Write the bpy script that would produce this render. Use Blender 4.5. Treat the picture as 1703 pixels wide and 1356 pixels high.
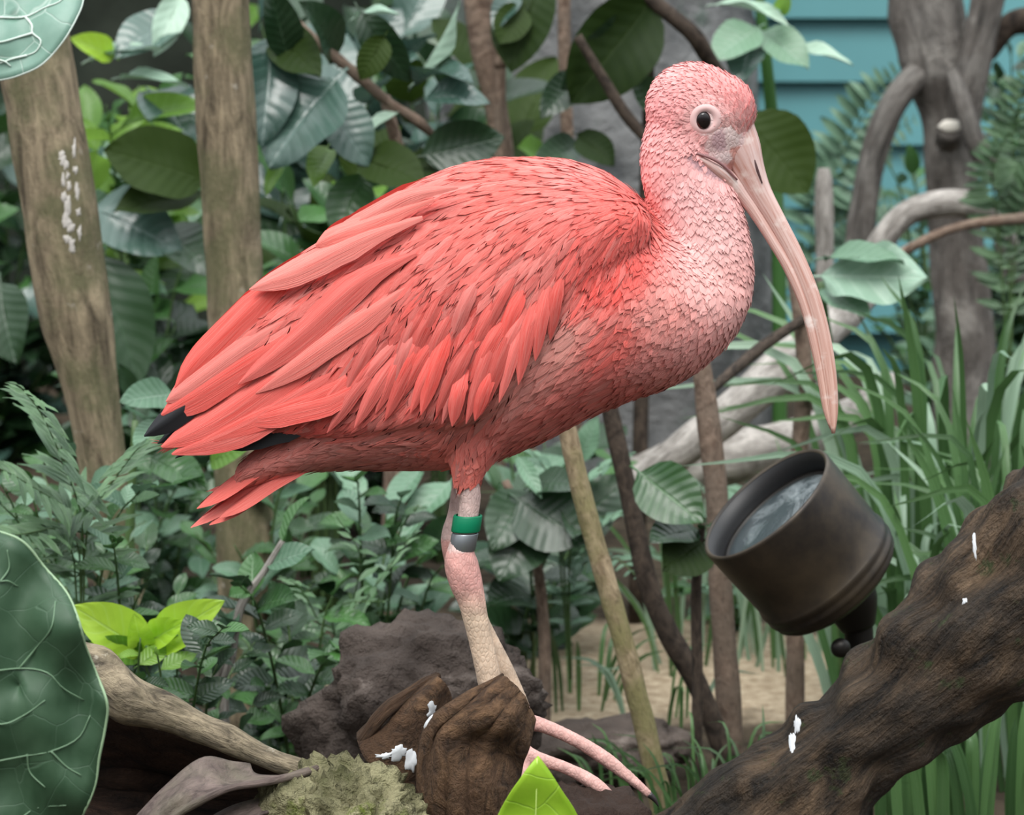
import bpy, bmesh, math, random
import numpy as np
from mathutils import Vector, Matrix, noise
from mathutils.bvhtree import BVHTree

for o in list(bpy.data.objects): bpy.data.objects.remove(o)
scene = bpy.context.scene
COL = scene.collection
R = math.radians

# ------------------------------------------------------------------ camera
PITCH = R(7.0); FPX = 5000.0; DCAM = 2.0
CAM = Vector((0, -DCAM, DCAM*math.tan(PITCH)))
cd = bpy.data.cameras.new('camera'); cam = bpy.data.objects.new('camera', cd); COL.objects.link(cam)
cam.location = CAM; cam.rotation_euler = (math.pi/2-PITCH, 0, 0)
cd.sensor_fit = 'HORIZONTAL'; cd.sensor_width = 36; cd.lens = 36*FPX/1703.0
cd.clip_start = 0.05; cd.clip_end = 60
cd.dof.use_dof = True; cd.dof.focus_distance = DCAM/math.cos(PITCH)-0.05; cd.dof.aperture_fstop = 15
scene.camera = cam

# ------------------------------------------------------------------ light: an overcast sky
world = bpy.data.worlds.new('sky'); scene.world = world; world.use_nodes = True
nt = world.node_tree; nt.nodes.clear()
wo = nt.nodes.new('ShaderNodeOutputWorld'); bg = nt.nodes.new('ShaderNodeBackground')
tc = nt.nodes.new('ShaderNodeTexCoord'); sp = nt.nodes.new('ShaderNodeSeparateXYZ'); rp = nt.nodes.new('ShaderNodeValToRGB')
nt.links.new(tc.outputs['Generated'], sp.inputs[0]); nt.links.new(sp.outputs['Z'], rp.inputs[0])
rp.color_ramp.elements[0].position = 0.0; rp.color_ramp.elements[0].color = (0.10, 0.105, 0.11, 1)
rp.color_ramp.elements[1].position = 0.9; rp.color_ramp.elements[1].color = (1.5, 1.58, 1.65, 1)
nt.links.new(rp.outputs[0], bg.inputs[0]); bg.inputs[1].default_value = 1.0
nt.links.new(bg.outputs[0], wo.inputs[0])
sl = bpy.data.lights.new('soft_sun', 'SUN'); sl.energy = 1.8; sl.angle = R(35); sl.color = (1.0, 0.97, 0.93)
sun = bpy.data.objects.new('soft_sun', sl); COL.objects.link(sun)
sun.rotation_euler = (R(32), R(-8), 0)
vs = scene.view_settings
vs.view_transform = 'Standard'; vs.look = 'None'; vs.gamma = 1.0; vs.use_curve_mapping = False
vs.exposure = 0.55

# ------------------------------------------------------------------ helpers
GZ = -0.45                                             # height of the ground
FW = Vector((0, math.cos(PITCH), -math.sin(PITCH))); UP = Vector((0, math.sin(PITCH), math.cos(PITCH)))
def W(px, py, Y=0.0):
    d = Vector(((px-851.5)/FPX, 0, 0)) + UP*(-(py-678)/FPX) + FW
    return CAM + d*((Y+DCAM)/d.y)
def S(Y): return (DCAM+Y)/FPX
def PX(p):
    v = p-CAM; z = v.dot(FW); return 851.5+v.x/z*FPX, 678-v.dot(UP)/z*FPX
def ground(px, Y): return Vector((W(px, 678, Y).x, Y, GZ))

def mesh_obj(name, verts, faces, mat, parent=None, uvs=None, cols=None, smooth=True):
    me = bpy.data.meshes.new(name); me.from_pydata([tuple(v) for v in verts], [], faces)
    if uvs is not None:
        ul = me.uv_layers.new(name='UVMap')
        li = np.zeros(len(me.loops), dtype=np.int32); me.loops.foreach_get('vertex_index', li)
        ul.data.foreach_set('uv', np.asarray(uvs, dtype=np.float32)[li].ravel())
    if cols is not None:
        ca = me.color_attributes.new('Col', 'FLOAT_COLOR', 'POINT')
        ca.data.foreach_set('color', np.asarray(cols, dtype=np.float32).ravel())
    if smooth: me.polygons.foreach_set('use_smooth', [True]*len(me.polygons))
    me.update()
    if mat: me.materials.append(mat)
    return link(name, me, parent)
def link(name, me, parent=None):
    o = bpy.data.objects.new(name, me); COL.objects.link(o)
    if parent is not None:
        o.parent = parent; o.matrix_parent_inverse = world_matrix(parent).inverted()
    return o
def world_matrix(o):
    m = Matrix.LocRotScale(o.location, o.rotation_euler, o.scale)
    if o.parent: m = world_matrix(o.parent) @ o.matrix_parent_inverse @ m
    return m
def tag(o, label, cat, group=None, kind=None):
    o['label'] = label; o['category'] = cat
    if group: o['group'] = group
    if kind: o['kind'] = kind
    return o
def thing(name, loc, label, cat, group=None):
    o = bpy.data.objects.new(name, None); COL.objects.link(o); o.location = loc; o.empty_display_size = .02
    return tag(o, label, cat, group)
def lerp(a, b, t): return a+(b-a)*t
def interp(tab, x, k):
    xs = [r[0] for r in tab]; return float(np.interp(x, xs, [r[k] for r in tab]))
def catmull(P, n):
    P = np.array(P, float); m = len(P)
    if m == 2: P = np.array([P[0], (P[0]+P[1])/2, P[1]]); m = 3
    Q = np.vstack([2*P[0]-P[1], P, 2*P[-1]-P[-2]]); out = []
    for t in np.linspace(0, m-1-1e-9, n):
        i = int(t); f = t-i; a, b, c, d = Q[i:i+4]
        out.append(.5*((2*b)+(c-a)*f+(2*a-5*b+4*c-d)*f*f+(3*b-a-3*c+d)*f**3))
    return np.array(out)
def tube_data(pts, n=24, seg=10, rough=0.0, nscale=20, flat=1.0, seed=0, lumps=0.0):
    """pts: (x,y,z,r) world; a swept tube with caps"""
    C = catmull(pts, n); V = []; F = []; UV = []
    prev = None; L = 0
    for i in range(n):
        p = Vector(C[i, :3]); r = max(C[i, 3], 1e-5)
        t = Vector(C[min(i+1, n-1), :3]-C[max(i-1, 0), :3]).normalized()
        if prev is None:
            a = Vector((0, 1, 0)) if abs(t.y) < .9 else Vector((1, 0, 0)); u = (a-t*a.dot(t)).normalized()
        else: u = (prev-t*prev.dot(t)).normalized()
        prev = u; w = t.cross(u)
        if i: L += (p-pp).length
        pp = p
        for j in range(seg+1):
            ang = 2*math.pi*(j % seg)/seg
            d = u*math.cos(ang)+w*math.sin(ang)*flat
            q = p+d*r
            k = 1.0
            if rough: k += rough*noise.noise(q*nscale+Vector((seed*7.1, 0, seed)))
            if lumps: k += lumps*noise.noise(q*nscale*.25+Vector((seed*3.3, 5, seed)))
            V.append(p+d*r*k); UV.append((j/seg, L))
    s = seg+1
    for i in range(n-1):
        for j in range(seg): F.append((i*s+j, i*s+j+1, (i+1)*s+j+1, (i+1)*s+j))
    for i, fl in ((0, 1), (n-1, 0)):
        c = len(V); V.append(Vector(C[i, :3])); UV.append((.5, 0 if fl else L))
        for j in range(seg):
            a, b = i*s+j, i*s+j+1
            F.append((c, b, a) if fl else (c, a, b))
    return V, F, UV
def tube(name, pts, mat, parent=None, **kw):
    V, F, UV = tube_data(pts, **kw); return mesh_obj(name, V, F, mat, parent, UV)
def px_tube(name, pts, mat, parent=None, **kw):
    """pts (px,py,Y,radius px)"""
    return tube(name, [(*W(a, b, Y), r*S(Y)) for a, b, Y, r in pts], mat, parent, **kw)
def merge(parts):
    V = []; F = []; U = []
    for v, f, u in parts:
        k = len(V); V += v; F += [tuple(i+k for i in q) for q in f]; U += u
    return V, F, U

# ------------------------------------------------------------------ materials
def new_mat(name):
    m = bpy.data.materials.new(name); m.use_nodes = True; t = m.node_tree; t.nodes.clear()
    o = t.nodes.new('ShaderNodeOutputMaterial'); b = t.nodes.new('ShaderNodeBsdfPrincipled')
    t.links.new(b.outputs[0], o.inputs[0]); return m, t, b, o
class G:
    """tiny node builder"""
    def __init__(s, t): s.t = t
    def n(s, k, **kw):
        d = s.t.nodes.new('ShaderNode'+k)
        for a, v in kw.items(): setattr(d, a, v)
        return d
    def l(s, a, b): s.t.links.new(a, b)
    def m(s, op, a, b=None, clamp=False):
        d = s.n('Math', operation=op, use_clamp=clamp)
        for i, v in enumerate((a, b)):
            if v is None: continue
            if isinstance(v, (int, float)): d.inputs[i].default_value = v
            else: s.l(v, d.inputs[i])
        return d.outputs[0]
    def mix(s, f, a, b, blend='MIX'):
        d = s.n('Mix', data_type='RGBA', blend_type=blend)
        for i, v in ((0, f), (6, a), (7, b)):
            if isinstance(v, (int, float)): d.inputs[i].default_value = v
            elif isinstance(v, tuple): d.inputs[i].default_value = (*v[:3], 1)
            else: s.l(v, d.inputs[i])
        return d.outputs[2]
    def ramp(s, f, a, b):
        d = s.n('MapRange', clamp=True); s.l(f, d.inputs[0]); d.inputs[1].default_value = a; d.inputs[2].default_value = b
        return d.outputs[0]
    def noise(s, vec, scale, detail=4, rough=.55, dist=0):
        d = s.n('TexNoise'); d.inputs['Scale'].default_value = scale; d.inputs['Detail'].default_value = detail
        d.inputs['Roughness'].default_value = rough; d.inputs['Distortion'].default_value = dist
        if vec is not None: s.l(vec, d.inputs['Vector'])
        return d.outputs['Fac']
    def map(s, vec, scale):
        d = s.n('Mapping'); s.l(vec, d.inputs[0]); d.inputs['Scale'].default_value = scale; return d.outputs[0]
    def bump(s, h, strength, dist, bsdf):
        d = s.n('Bump'); s.l(h, d.inputs['Height']); d.inputs['Strength'].default_value = strength
        d.inputs['Distance'].default_value = dist; s.l(d.outputs[0], bsdf.inputs['Normal'])

def bark_mat(name, c1, c2, c3=None, ring=10, along=12, bump=.6, rough=.85, spot=None, spot_th=.62, dist=.004, crack=.5):
    m, t, b, o = new_mat(name); g = G(t)
    uv = g.n('TexCoord').outputs['UV']; ob = g.n('TexCoord').outputs['Object']
    st = g.noise(g.map(uv, (ring, along, 1)), 1.0, 8, .65, .8)
    f2 = g.noise(g.map(uv, (ring*3.3, along*1.6, 1)), 1.0, 6, .7, .4)
    gr = g.noise(ob, 260, 4, .6)
    big = g.noise(ob, 16, 4, .6)
    col = g.mix(g.ramp(st, .36, .64), c1, c2)
    if c3: col = g.mix(g.m('MULTIPLY', g.ramp(big, .44, .60), .8), col, c3)
    if spot:
        sn = g.noise(ob, 46, 6, .65); col = g.mix(g.ramp(sn, spot_th, spot_th+.07), col, spot)
    dk = g.mix(crack, (1, 1, 1), c1, 'MULTIPLY')
    col = g.mix(g.m('MULTIPLY', g.m('SUBTRACT', 1, g.ramp(f2, .34, .50)), crack), col, g.mix(.75, col, (.01, .008, .006)))
    col = g.mix(g.m('MULTIPLY', g.ramp(gr, .45, .7), .35), col, g.mix(.5, col, (1, .95, .85), 'SCREEN') if False else g.mix(.35, col, c2))
    g.l(col, b.inputs['Base Color']); b.inputs['Roughness'].default_value = rough
    b.inputs['Specular IOR Level'].default_value = .3
    g.bump(g.m('ADD', g.m('ADD', st, g.m('MULTIPLY', f2, .8)), g.m('MULTIPLY', gr, .25)), bump, dist, b)
    return m
def rock_mat(name, c1, c2, spot=None, scale=25, bump=.8, th=.6, dist=.006):
    m, t, b, o = new_mat(name); g = G(t)
    ob = g.n('TexCoord').outputs['Object']
    a = g.noise(ob, scale, 8, .65); bb = g.noise(ob, scale*4, 5, .6)
    col = g.mix(g.ramp(a, .3, .7), c1, c2)
    if spot: col = g.mix(g.ramp(g.noise(ob, scale*.6, 6, .65), th, th+.08), col, spot)
    col = g.mix(g.m('MULTIPLY', g.ramp(bb, .35, .7), .45), col, c1, 'MULTIPLY')
    g.l(col, b.inputs['Base Color']); b.inputs['Roughness'].default_value = .9; b.inputs['Specular IOR Level'].default_value = .2
    g.bump(g.m('ADD', a, g.m('MULTIPLY', bb, .5)), bump, dist, b)
    return m
def leaf_mat(name, dark, light, vein, rough=.33, veins=9, spec=.6, transl=.14, vstr=.4, angle=1.0):
    m, t, b, o = new_mat(name); g = G(t)
    uvn = g.n('SeparateXYZ'); tcn = g.n('TexCoord'); g.l(tcn.outputs['UV'], uvn.inputs[0])
    u, v = uvn.outputs[0], uvn.outputs[1]                       # u along the leaf, v across (0..1)
    ac = g.m('MULTIPLY', g.m('ABSOLUTE', g.m('SUBTRACT', v, .5)), 2)
    ph = g.m('SUBTRACT', g.m('MULTIPLY', u, veins), g.m('MULTIPLY', ac, angle*1.6))
    tri = g.m('ABSOLUTE', g.m('SUBTRACT', g.m('FRACT', ph), .5))
    side = g.m('SUBTRACT', 1, g.ramp(tri, .02, .12))
    mid = g.m('SUBTRACT', 1, g.ramp(ac, .02, .07))
    vn = g.m('MAXIMUM', g.m('MULTIPLY', side, .45), mid)
    oi = g.n('ObjectInfo').outputs['Random']
    nz = g.noise(tcn.outputs['Object'], 14, 4)
    f = g.m('ADD', g.m('MULTIPLY', oi, .75), g.m('MULTIPLY', nz, .35), True)
    col = g.mix(f, dark, light)
    col = g.mix(g.m('MULTIPLY', vn, vstr), col, vein)
    g.l(col, b.inputs['Base Color']); b.inputs['Roughness'].default_value = rough; b.inputs['Specular IOR Level'].default_value = spec
    g.bump(g.m('SUBTRACT', g.m('MULTIPLY', tri, .6), g.m('MULTIPLY', mid, .3)), .45, .003, b)
    tr = g.n('BsdfTranslucent'); g.l(g.mix(.6, col, light, 'MIX'), tr.inputs[0])
    ms = g.n('MixShader'); ms.inputs[0].default_value = transl
    g.l(b.outputs[0], ms.inputs[1]); g.l(tr.outputs[0], ms.inputs[2]); g.l(ms.outputs[0], o.inputs[0])
    return m
def plain_mat(name, col, rough=.6, metal=0, spec=.5, var=.15, scale=40, bump=0.0):
    m, t, b, o = new_mat(name); g = G(t)
    nz = g.noise(g.n('TexCoord').outputs['Object'], scale, 5)
    c = g.mix(nz, tuple(x*(1-var) for x in col), tuple(min(1, x*(1+var)) for x in col))
    g.l(c, b.inputs['Base Color']); b.inputs['Roughness'].default_value = rough; b.inputs['Metallic'].default_value = metal
    b.inputs['Specular IOR Level'].default_value = spec
    if bump: g.bump(nz, bump, .002, b)
    return m
def plume_mat(name, streak=.35, ul=3, vl=26, sheen=.08):
    m, t, b, o = new_mat(name); g = G(t)
    at = g.n('Attribute', attribute_name='Col'); uv = g.n('TexCoord').outputs['UV']
    st = g.noise(g.map(uv, (ul, vl, 1)), 1.0, 4, .6)
    hi = g.mix(.24, at.outputs['Color'], (1.0, .62, .55))
    lo = g.mix(.5, at.outputs['Color'], at.outputs['Color'], 'MULTIPLY')
    c = g.mix(g.ramp(st, .3, .72), lo, hi)
    c = g.mix(streak, at.outputs['Color'], c)
    g.l(c, b.inputs['Base Color']); b.inputs['Roughness'].default_value = .75; b.inputs['Specular IOR Level'].default_value = .2
    b.inputs['Sheen Weight'].default_value = sheen; b.inputs['Sheen Roughness'].default_value = .5
    b.inputs['Sheen Tint'].default_value = (1, .8, .78, 1)
    g.bump(st, .5, .0015, b)
    return m

M = {}
M['post'] = bark_mat('post_bark', (.085, .066, .042), (.40, .32, .21), (.13, .13, .065), 11, 14, .8, spot=(.38, .34, .27), spot_th=.64, crack=.35)
M['tree'] = bark_mat('grey_bark', (.075, .068, .062), (.40, .37, .335), (.15, .13, .115), 7, 10, 1.0, dist=.012, crack=.7)
M['stem'] = bark_mat('brown_stem_bark', (.11, .07, .05), (.31, .225, .17), (.17, .13, .10), 5, 60, .5)
M['darkstem'] = bark_mat('dark_stem_bark', (.022, .016, .012), (.085, .062, .046), None, 5, 60, .4)
M['pole'] = bark_mat('tan_pole_bark', (.20, .145, .085), (.46, .36, .23), (.22, .21, .085), 5, 50, .5)
M['greenstem'] = plain_mat('green_stem', (.07, .13, .04), .5)
M['log'] = bark_mat('wet_log_bark', (.010, .008, .006), (.19, .125, .075), (.028, .023, .018), 14, 13, 1.0, .62, spot=(.055, .07, .026), spot_th=.60, dist=.016, crack=.9)
M['drift'] = bark_mat('driftwood', (.085, .07, .05), (.50, .41, .28), (.25, .21, .13), 8, 40, 1.0, spot=(.66, .60, .48), spot_th=.62, crack=.7)
M['greydrift'] = bark_mat('grey_driftwood', (.20, .18, .16), (.54, .50, .46), None, 9, 30, .7)
M['shell'] = bark_mat('brown_wood', (.035, .018, .010), (.24, .135, .07), (.09, .048, .026), 6, 34, 1.0, .7, spot=(.32, .23, .16), spot_th=.66, dist=.008, crack=.8)
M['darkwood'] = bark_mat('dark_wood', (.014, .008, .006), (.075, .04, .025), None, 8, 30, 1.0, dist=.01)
M['boulder'] = rock_mat('boulder_stone', (.035, .027, .023), (.17, .135, .115), (.23, .19, .165), 22, 1.0, .58, .012)
M['mossrock'] = rock_mat('mossy_stone', (.055, .060, .018), (.62, .57, .34), (.17, .21, .04), 30, 1.0, .57, .016)
M['greyrock'] = rock_mat('grey_rock', (.06, .065, .068), (.36, .36, .355), (.13, .16, .14), 13, .8, .55, .02)
M['backing'] = rock_mat('dark_backing', (.012, .018, .012), (.05, .06, .045), None, 6, .7)  # for the added wall that hides the sky behind the shrubs
M['dropping'] = plain_mat('bird_dropping', (.62, .64, .66), .7, var=.25, scale=120)
M['teal'] = plain_mat('teal_paint', (.095, .29, .31), .5, var=.12, scale=6)
M['black'] = plain_mat('black_bronze', (.020, .018, .016), .42, .55, .5, .3, 30)
M['claw'] = plain_mat('claw', (.03, .025, .025), .4)

L = {}
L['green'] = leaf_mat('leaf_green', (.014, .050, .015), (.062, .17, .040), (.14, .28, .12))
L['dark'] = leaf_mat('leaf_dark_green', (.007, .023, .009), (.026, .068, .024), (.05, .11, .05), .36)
L['bright'] = leaf_mat('leaf_bright_green', (.07, .19, .025), (.26, .46, .07), (.4, .6, .25), .4, transl=.4)
L['olive'] = leaf_mat('leaf_olive_green', (.009, .024, .003), (.032, .060, .007), (.04, .07, .012), .6, transl=.15, spec=.2, vstr=.2)
L['sage'] = leaf_mat('leaf_sage', (.040, .11, .058), (.165, .30, .185), (.35, .48, .38), .42)
L['blue'] = leaf_mat('leaf_glossy_blue_green', (.022, .060, .045), (.075, .14, .11), (.20, .30, .26), .27, spec=.8)
L['lime'] = leaf_mat('leaf_lime', (.28, .52, .03), (.55, .80, .08), (.6, .85, .3), .4, 5, transl=.45)
L['blade'] = leaf_mat('blade_green', (.018, .060, .016), (.105, .22, .070), (.2, .34, .15), .4, 0, vstr=.3)
L['paleblade'] = leaf_mat('blade_pale', (.16, .27, .17), (.36, .50, .36), (.45, .6, .45), .4, 0, vstr=.3)
L['fern'] = leaf_mat('fern_green', (.020, .065, .024), (.12, .23, .10), (.2, .34, .2), .45, 0, vstr=.3)
L['pale'] = leaf_mat('pale_underleaf', (.22, .36, .26), (.42, .58, .45), (.6, .74, .62), .45, 6, vstr=.5)

# ------------------------------------------------------------------ leaf meshes
def leaf_mesh(name, mat, w=.5, peak=.42, tip=1.0, fold=.18, droop=.25, wave=.03, nl=11, nw=4, petiole=.14, seed=0, curl=0.0, serr=0.0):
    rnd = random.Random(seed); V = []; F = []; UV = []
    p1, p2 = rnd.uniform(0, 6), rnd.uniform(0, 6)
    for i in range(nl+1):
        t = 1-(1-i/nl)**1.45
        if t < peak: ww = math.sin(.5*math.pi*(t/peak)**.72)
        else: ww = math.cos(.5*math.pi*((t-peak)/(1-peak))**(1.25*tip))**(.9 if t < .97 else 1)
        ww = max(ww, .01)*w*.5
        if serr and 0 < i < nl: ww *= 1+serr*(1 if i % 2 else -1)
        x = math.sin(droop*t)/max(droop, 1e-3) if droop else t
        z0 = -(1-math.cos(droop*t))/max(droop, 1e-3) if droop else 0
        for j in range(nw+1):
            s = -1+2*j/nw
            z = z0+abs(s)*ww*fold*2-curl*s*s*ww + wave*math.sin(7*t+p1+2.2*s)*abs(s)+wave*.5*math.sin(13*t+p2)*s
            V.append((x, s*ww, z)); UV.append((t, .5+.5*s))
    k = nw+1
    for i in range(nl):
        for j in range(nw): F.append((i*k+j, (i+1)*k+j, (i+1)*k+j+1, i*k+j+1))
    if petiole:
        v, f, u = tube_data([(-petiole, 0, -.02, .012), (-petiole*.4, 0, .0, .011), (.04, 0, 0, .009), (.45, 0, -.0135 if droop else -.004, .004)], 5, 4)
        b = len(V); V += [tuple(a) for a in v]; F += [tuple(i+b for i in q) for q in f]; UV += [(a[1]*.1, .5) for a in u]
    me = bpy.data.meshes.new(name); me.from_pydata(V, [], F)
    ul = me.uv_layers.new(name='UVMap'); li = np.zeros(len(me.loops), dtype=np.int32); me.loops.foreach_get('vertex_index', li)
    ul.data.foreach_set('uv', np.array(UV, dtype=np.float32)[li].ravel())
    me.polygons.foreach_set('use_smooth', [True]*len(me.polygons)); me.materials.append(mat); me.update()
    return me
LM = {}
def kind(key, mat, n=4, **kw):
    LM[key] = [leaf_mesh('leaf', L[mat], seed=i*13+len(key), droop=kw.get('droop', .3)*(.4+.45*i), **{k: v for k, v in kw.items() if k != 'droop'}) for i in range(n)]
kind('ovate', 'green', w=.52); kind('ovate_dark', 'dark', w=.55); kind('ovate_bright', 'bright', w=.5, fold=.25)
kind('big_blue', 'blue', w=.58, droop=.5, wave=.035); kind('big_dark', 'dark', w=.56, tip=1.1); kind('big_olive', 'olive', w=.6, tip=1.2)
kind('small', 'green', w=.45, nl=6, nw=2); kind('small_sage', 'sage', w=.42, nl=6, nw=2); kind('small_dark', 'dark', w=.5, nl=6, nw=2)
kind('toothed', 'green', w=.55, nl=14, serr=.09); kind('sage', 'sage', w=.5); kind('lime', 'lime', w=.48, fold=.3, droop=.5)
kind('crinkled', 'pale', w=.52, wave=.075, nl=16, nw=8, fold=.1); kind('small_bright', 'bright', w=.45, nl=6, nw=2)
kind('leaflet', 'fern', w=.28, nl=5, nw=2, petiole=.05, peak=.25); kind('leaflet_sage', 'sage', w=.34, nl=5, nw=2, petiole=.08, peak=.35)
kind('leaflet_dark', 'dark', w=.3, nl=5, nw=2, petiole=.05, peak=.3); kind('pale', 'pale', w=.5)

def basis(d, nrm):
    x = Vector(d).normalized(); z = Vector(nrm); z = z-x*z.dot(x)
    if z.length < 1e-4: z = x.orthogonal()
    z.normalize(); y = z.cross(x)
    return Matrix((x, y, z)).transposed().to_4x4()
def put_leaf(parent, me, p, d, nrm, length, name='leaf', wid=1.0):
    m = Matrix.Translation(p) @ basis(d, nrm) @ Matrix.Diagonal((length, length*wid, length, 1))
    o = bpy.data.objects.new(name, me); COL.objects.link(o); o.parent = parent
    o.matrix_local = world_matrix(parent).inverted() @ m
    return o
def px_leaf(parent, key, x0, y0, x1, y1, Y0, Y1=None, wid=1.0, nrm=(0, -.8, .6), i=0, name='leaf'):
    """a leaf from base to tip, both given as photo positions and depths"""
    a = W(x0, y0, Y0); b = W(x1, y1, Y0 if Y1 is None else Y1)
    ms = LM[key]; return put_leaf(parent, ms[i % len(ms)], a, b-a, nrm, (b-a).length, name, wid)

# ------------------------------------------------------------------ plants
def clothe(root, path, keys, rnd, length, spacing, frac=.3, updn=0.15, face=.55, jit=.5, name='leaf'):
    """set leaves along a stem path (array of world points)"""
    seglen = np.linalg.norm(np.diff(path, axis=0), axis=1); cum = np.concatenate([[0], np.cumsum(seglen)])
    tot = cum[-1]; s = tot*frac; k = rnd.randint(0, 5)
    while s <= tot+1e-6:
        p = Vector([np.interp(s, cum, path[:, c]) for c in range(3)])
        q = Vector([np.interp(min(s+.01, tot), cum, path[:, c]) for c in range(3)])
        o = Vector([np.interp(max(s-.01, 0), cum, path[:, c]) for c in range(3)])
        t = (q-o).normalized(); az = k*2.4+rnd.uniform(-.6, .6); k += 1
        out = Vector((math.cos(az), math.sin(az)*.8-.15, updn+rnd.uniform(-.45, .35)))
        if s > tot-spacing: out = out*.4+t
        d = (out+t*.45).normalized()
        nr = Vector((rnd.uniform(-jit, jit), -face+rnd.uniform(-jit, jit), 1.0))
        key = rnd.choice(keys); me = rnd.choice(LM[key])
        put_leaf(root, me, p, d, nr, length*rnd.uniform(.65, 1.25), name, rnd.uniform(.85, 1.15))
        s += spacing*rnd.uniform(.7, 1.3)
def shrub(name, label, base, box, Y, n, keys, leaf_px, seed, spacing=.42, frac=.3, stem='greenstem', dY=.25, rstem=4, group=None, **kw):
    """stems rise from one root and end inside box (photo x0,y0,x1,y1)"""
    rnd = random.Random(seed); g0 = ground(base, Y)
    root = thing(name, g0, label, 'plant', group); s = S(Y)
    for i in range(n):
        x = lerp(box[0], box[2], (i+rnd.random())/n); y = rnd.uniform(box[1], box[3])
        tip = W(x, y, Y+rnd.uniform(-dY, dY)); b = g0+Vector((rnd.uniform(-.02, .02), rnd.uniform(-.02, .02), -.01))
        h = tip-b
        pts = [(*b, rstem*s), (*(b+Vector((h.x*.22, h.y*.3, h.z*.45))), rstem*s*.8), (*(b+Vector((h.x*.62, h.y*.7, h.z*.86))), rstem*s*.55), (*tip, rstem*s*.3)]
        tube('stem', pts, M[stem], root, n=12, seg=5)
        clothe(root, catmull([p[:3] for p in pts], 24), keys, rnd, leaf_px*s, leaf_px*s*spacing, frac, **kw)
    return root
def frond(root, pts, key, width_px, Y, n=16, rnd=None, mat='greenstem', name='leaflet', taper=True, nrm=(0, -.5, 1)):
    """a pinnate frond: rachis with paired leaflets; pts (px,py,Y)"""
    rnd = rnd or random.Random(1); s = S(Y)
    P = catmull([tuple(W(*p)) for p in pts], 30)
    rach = tube('frond', [(*p, lerp(2.2, .7, i/29)*s) for i, p in enumerate(P) if i % 4 == 0 or i == 29], M[mat], root, n=12, seg=5)
    for i in range(n):
        t = .16+.84*i/(n-1); k = t*29; a = int(min(k, 28)); f = k-a
        p = Vector(P[a]*(1-f)+P[a+1]*f); tg = Vector(P[a+1]-P[a]).normalized(); side = tg.cross(Vector(nrm)).normalized()
        w = width_px*s*(math.sin(math.pi*min(1, .25+.72*t))**.7 if taper else 1)
        for sg in (-1, 1):
            put_leaf(rach, rnd.choice(LM[key]), p, side*sg+tg*.45+Vector((0, 0, rnd.uniform(-.15, .05))), Vector(nrm)+Vector((rnd.uniform(-.3, .3), rnd.uniform(-.3, .3), 0)), w*rnd.uniform(.85, 1.1), name)
    return rach
def blade_mesh(pts, wpx, mat, name='blade', parent=None, fold=.25):
    """strap leaf swept along world points (x,y,z); widest low down, pointed end"""
    P = catmull(pts, 12); V = []; F = []; UV = []
    side0 = None
    for i in range(12):
        t = i/11; tg = Vector(P[min(i+1, 11)]-P[max(i-1, 0)]).normalized()
        vw = (Vector(P[i])-CAM).normalized() if side0 is None else None
        sd = tg.cross(Vector((.25, -1, .3))).normalized() if side0 is None else (side0-tg*side0.dot(tg)).normalized()
        side0 = sd; nm = sd.cross(tg)
        w = wpx*.5*min(1, .55+t*1.6)*(1-max(0, (t-.45)/.55)**1.7)+1e-5
        c = Vector(P[i])
        V += [c-sd*w+nm*w*fold, c, c+sd*w+nm*w*fold]; UV += [(t, 0), (t, .5), (t, 1)]
    for i in range(11):
        F += [(i*3, i*3+1, i*3+4, i*3+3), (i*3+1, i*3+2, i*3+5, i*3+4)]
    return mesh_obj(name, V, F, mat, parent, UV)
def tuft(name, label, px, Y, n, h_px, w_px, mats, seed, lean=.35, spread=.04, group=None, bend=.5, cat='plant', base_z=GZ, face=0):
    rnd = random.Random(seed); g0 = ground(px, Y); g0.z = base_z
    root = thing(name, g0, label, cat, group); s = S(Y)
    for i in range(n):
        a = rnd.uniform(0, 2*math.pi); r = rnd.random()**.5*spread
        b = g0+Vector((math.cos(a)*r, math.sin(a)*r, -.005)); h = h_px*s*rnd.uniform(.6, 1.05)
        ln = rnd.uniform(.1, 1)*lean*h; az = a+rnd.uniform(-.5, .5); d = Vector((math.cos(az), math.sin(az)*.7, 0))
        dr = rnd.uniform(0, bend)*h
        pts = [b, b+d*ln*.2+Vector((0, 0, h*.45)), b+d*ln*.6+Vector((0, 0, h*.8)), b+d*(ln+dr*.6)+Vector((0, 0, h-dr*.5))]
        blade_mesh(pts, w_px*s*rnd.uniform(.6, 1.2), L[rnd.choice(mats)], 'blade', root)
    return root
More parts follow.
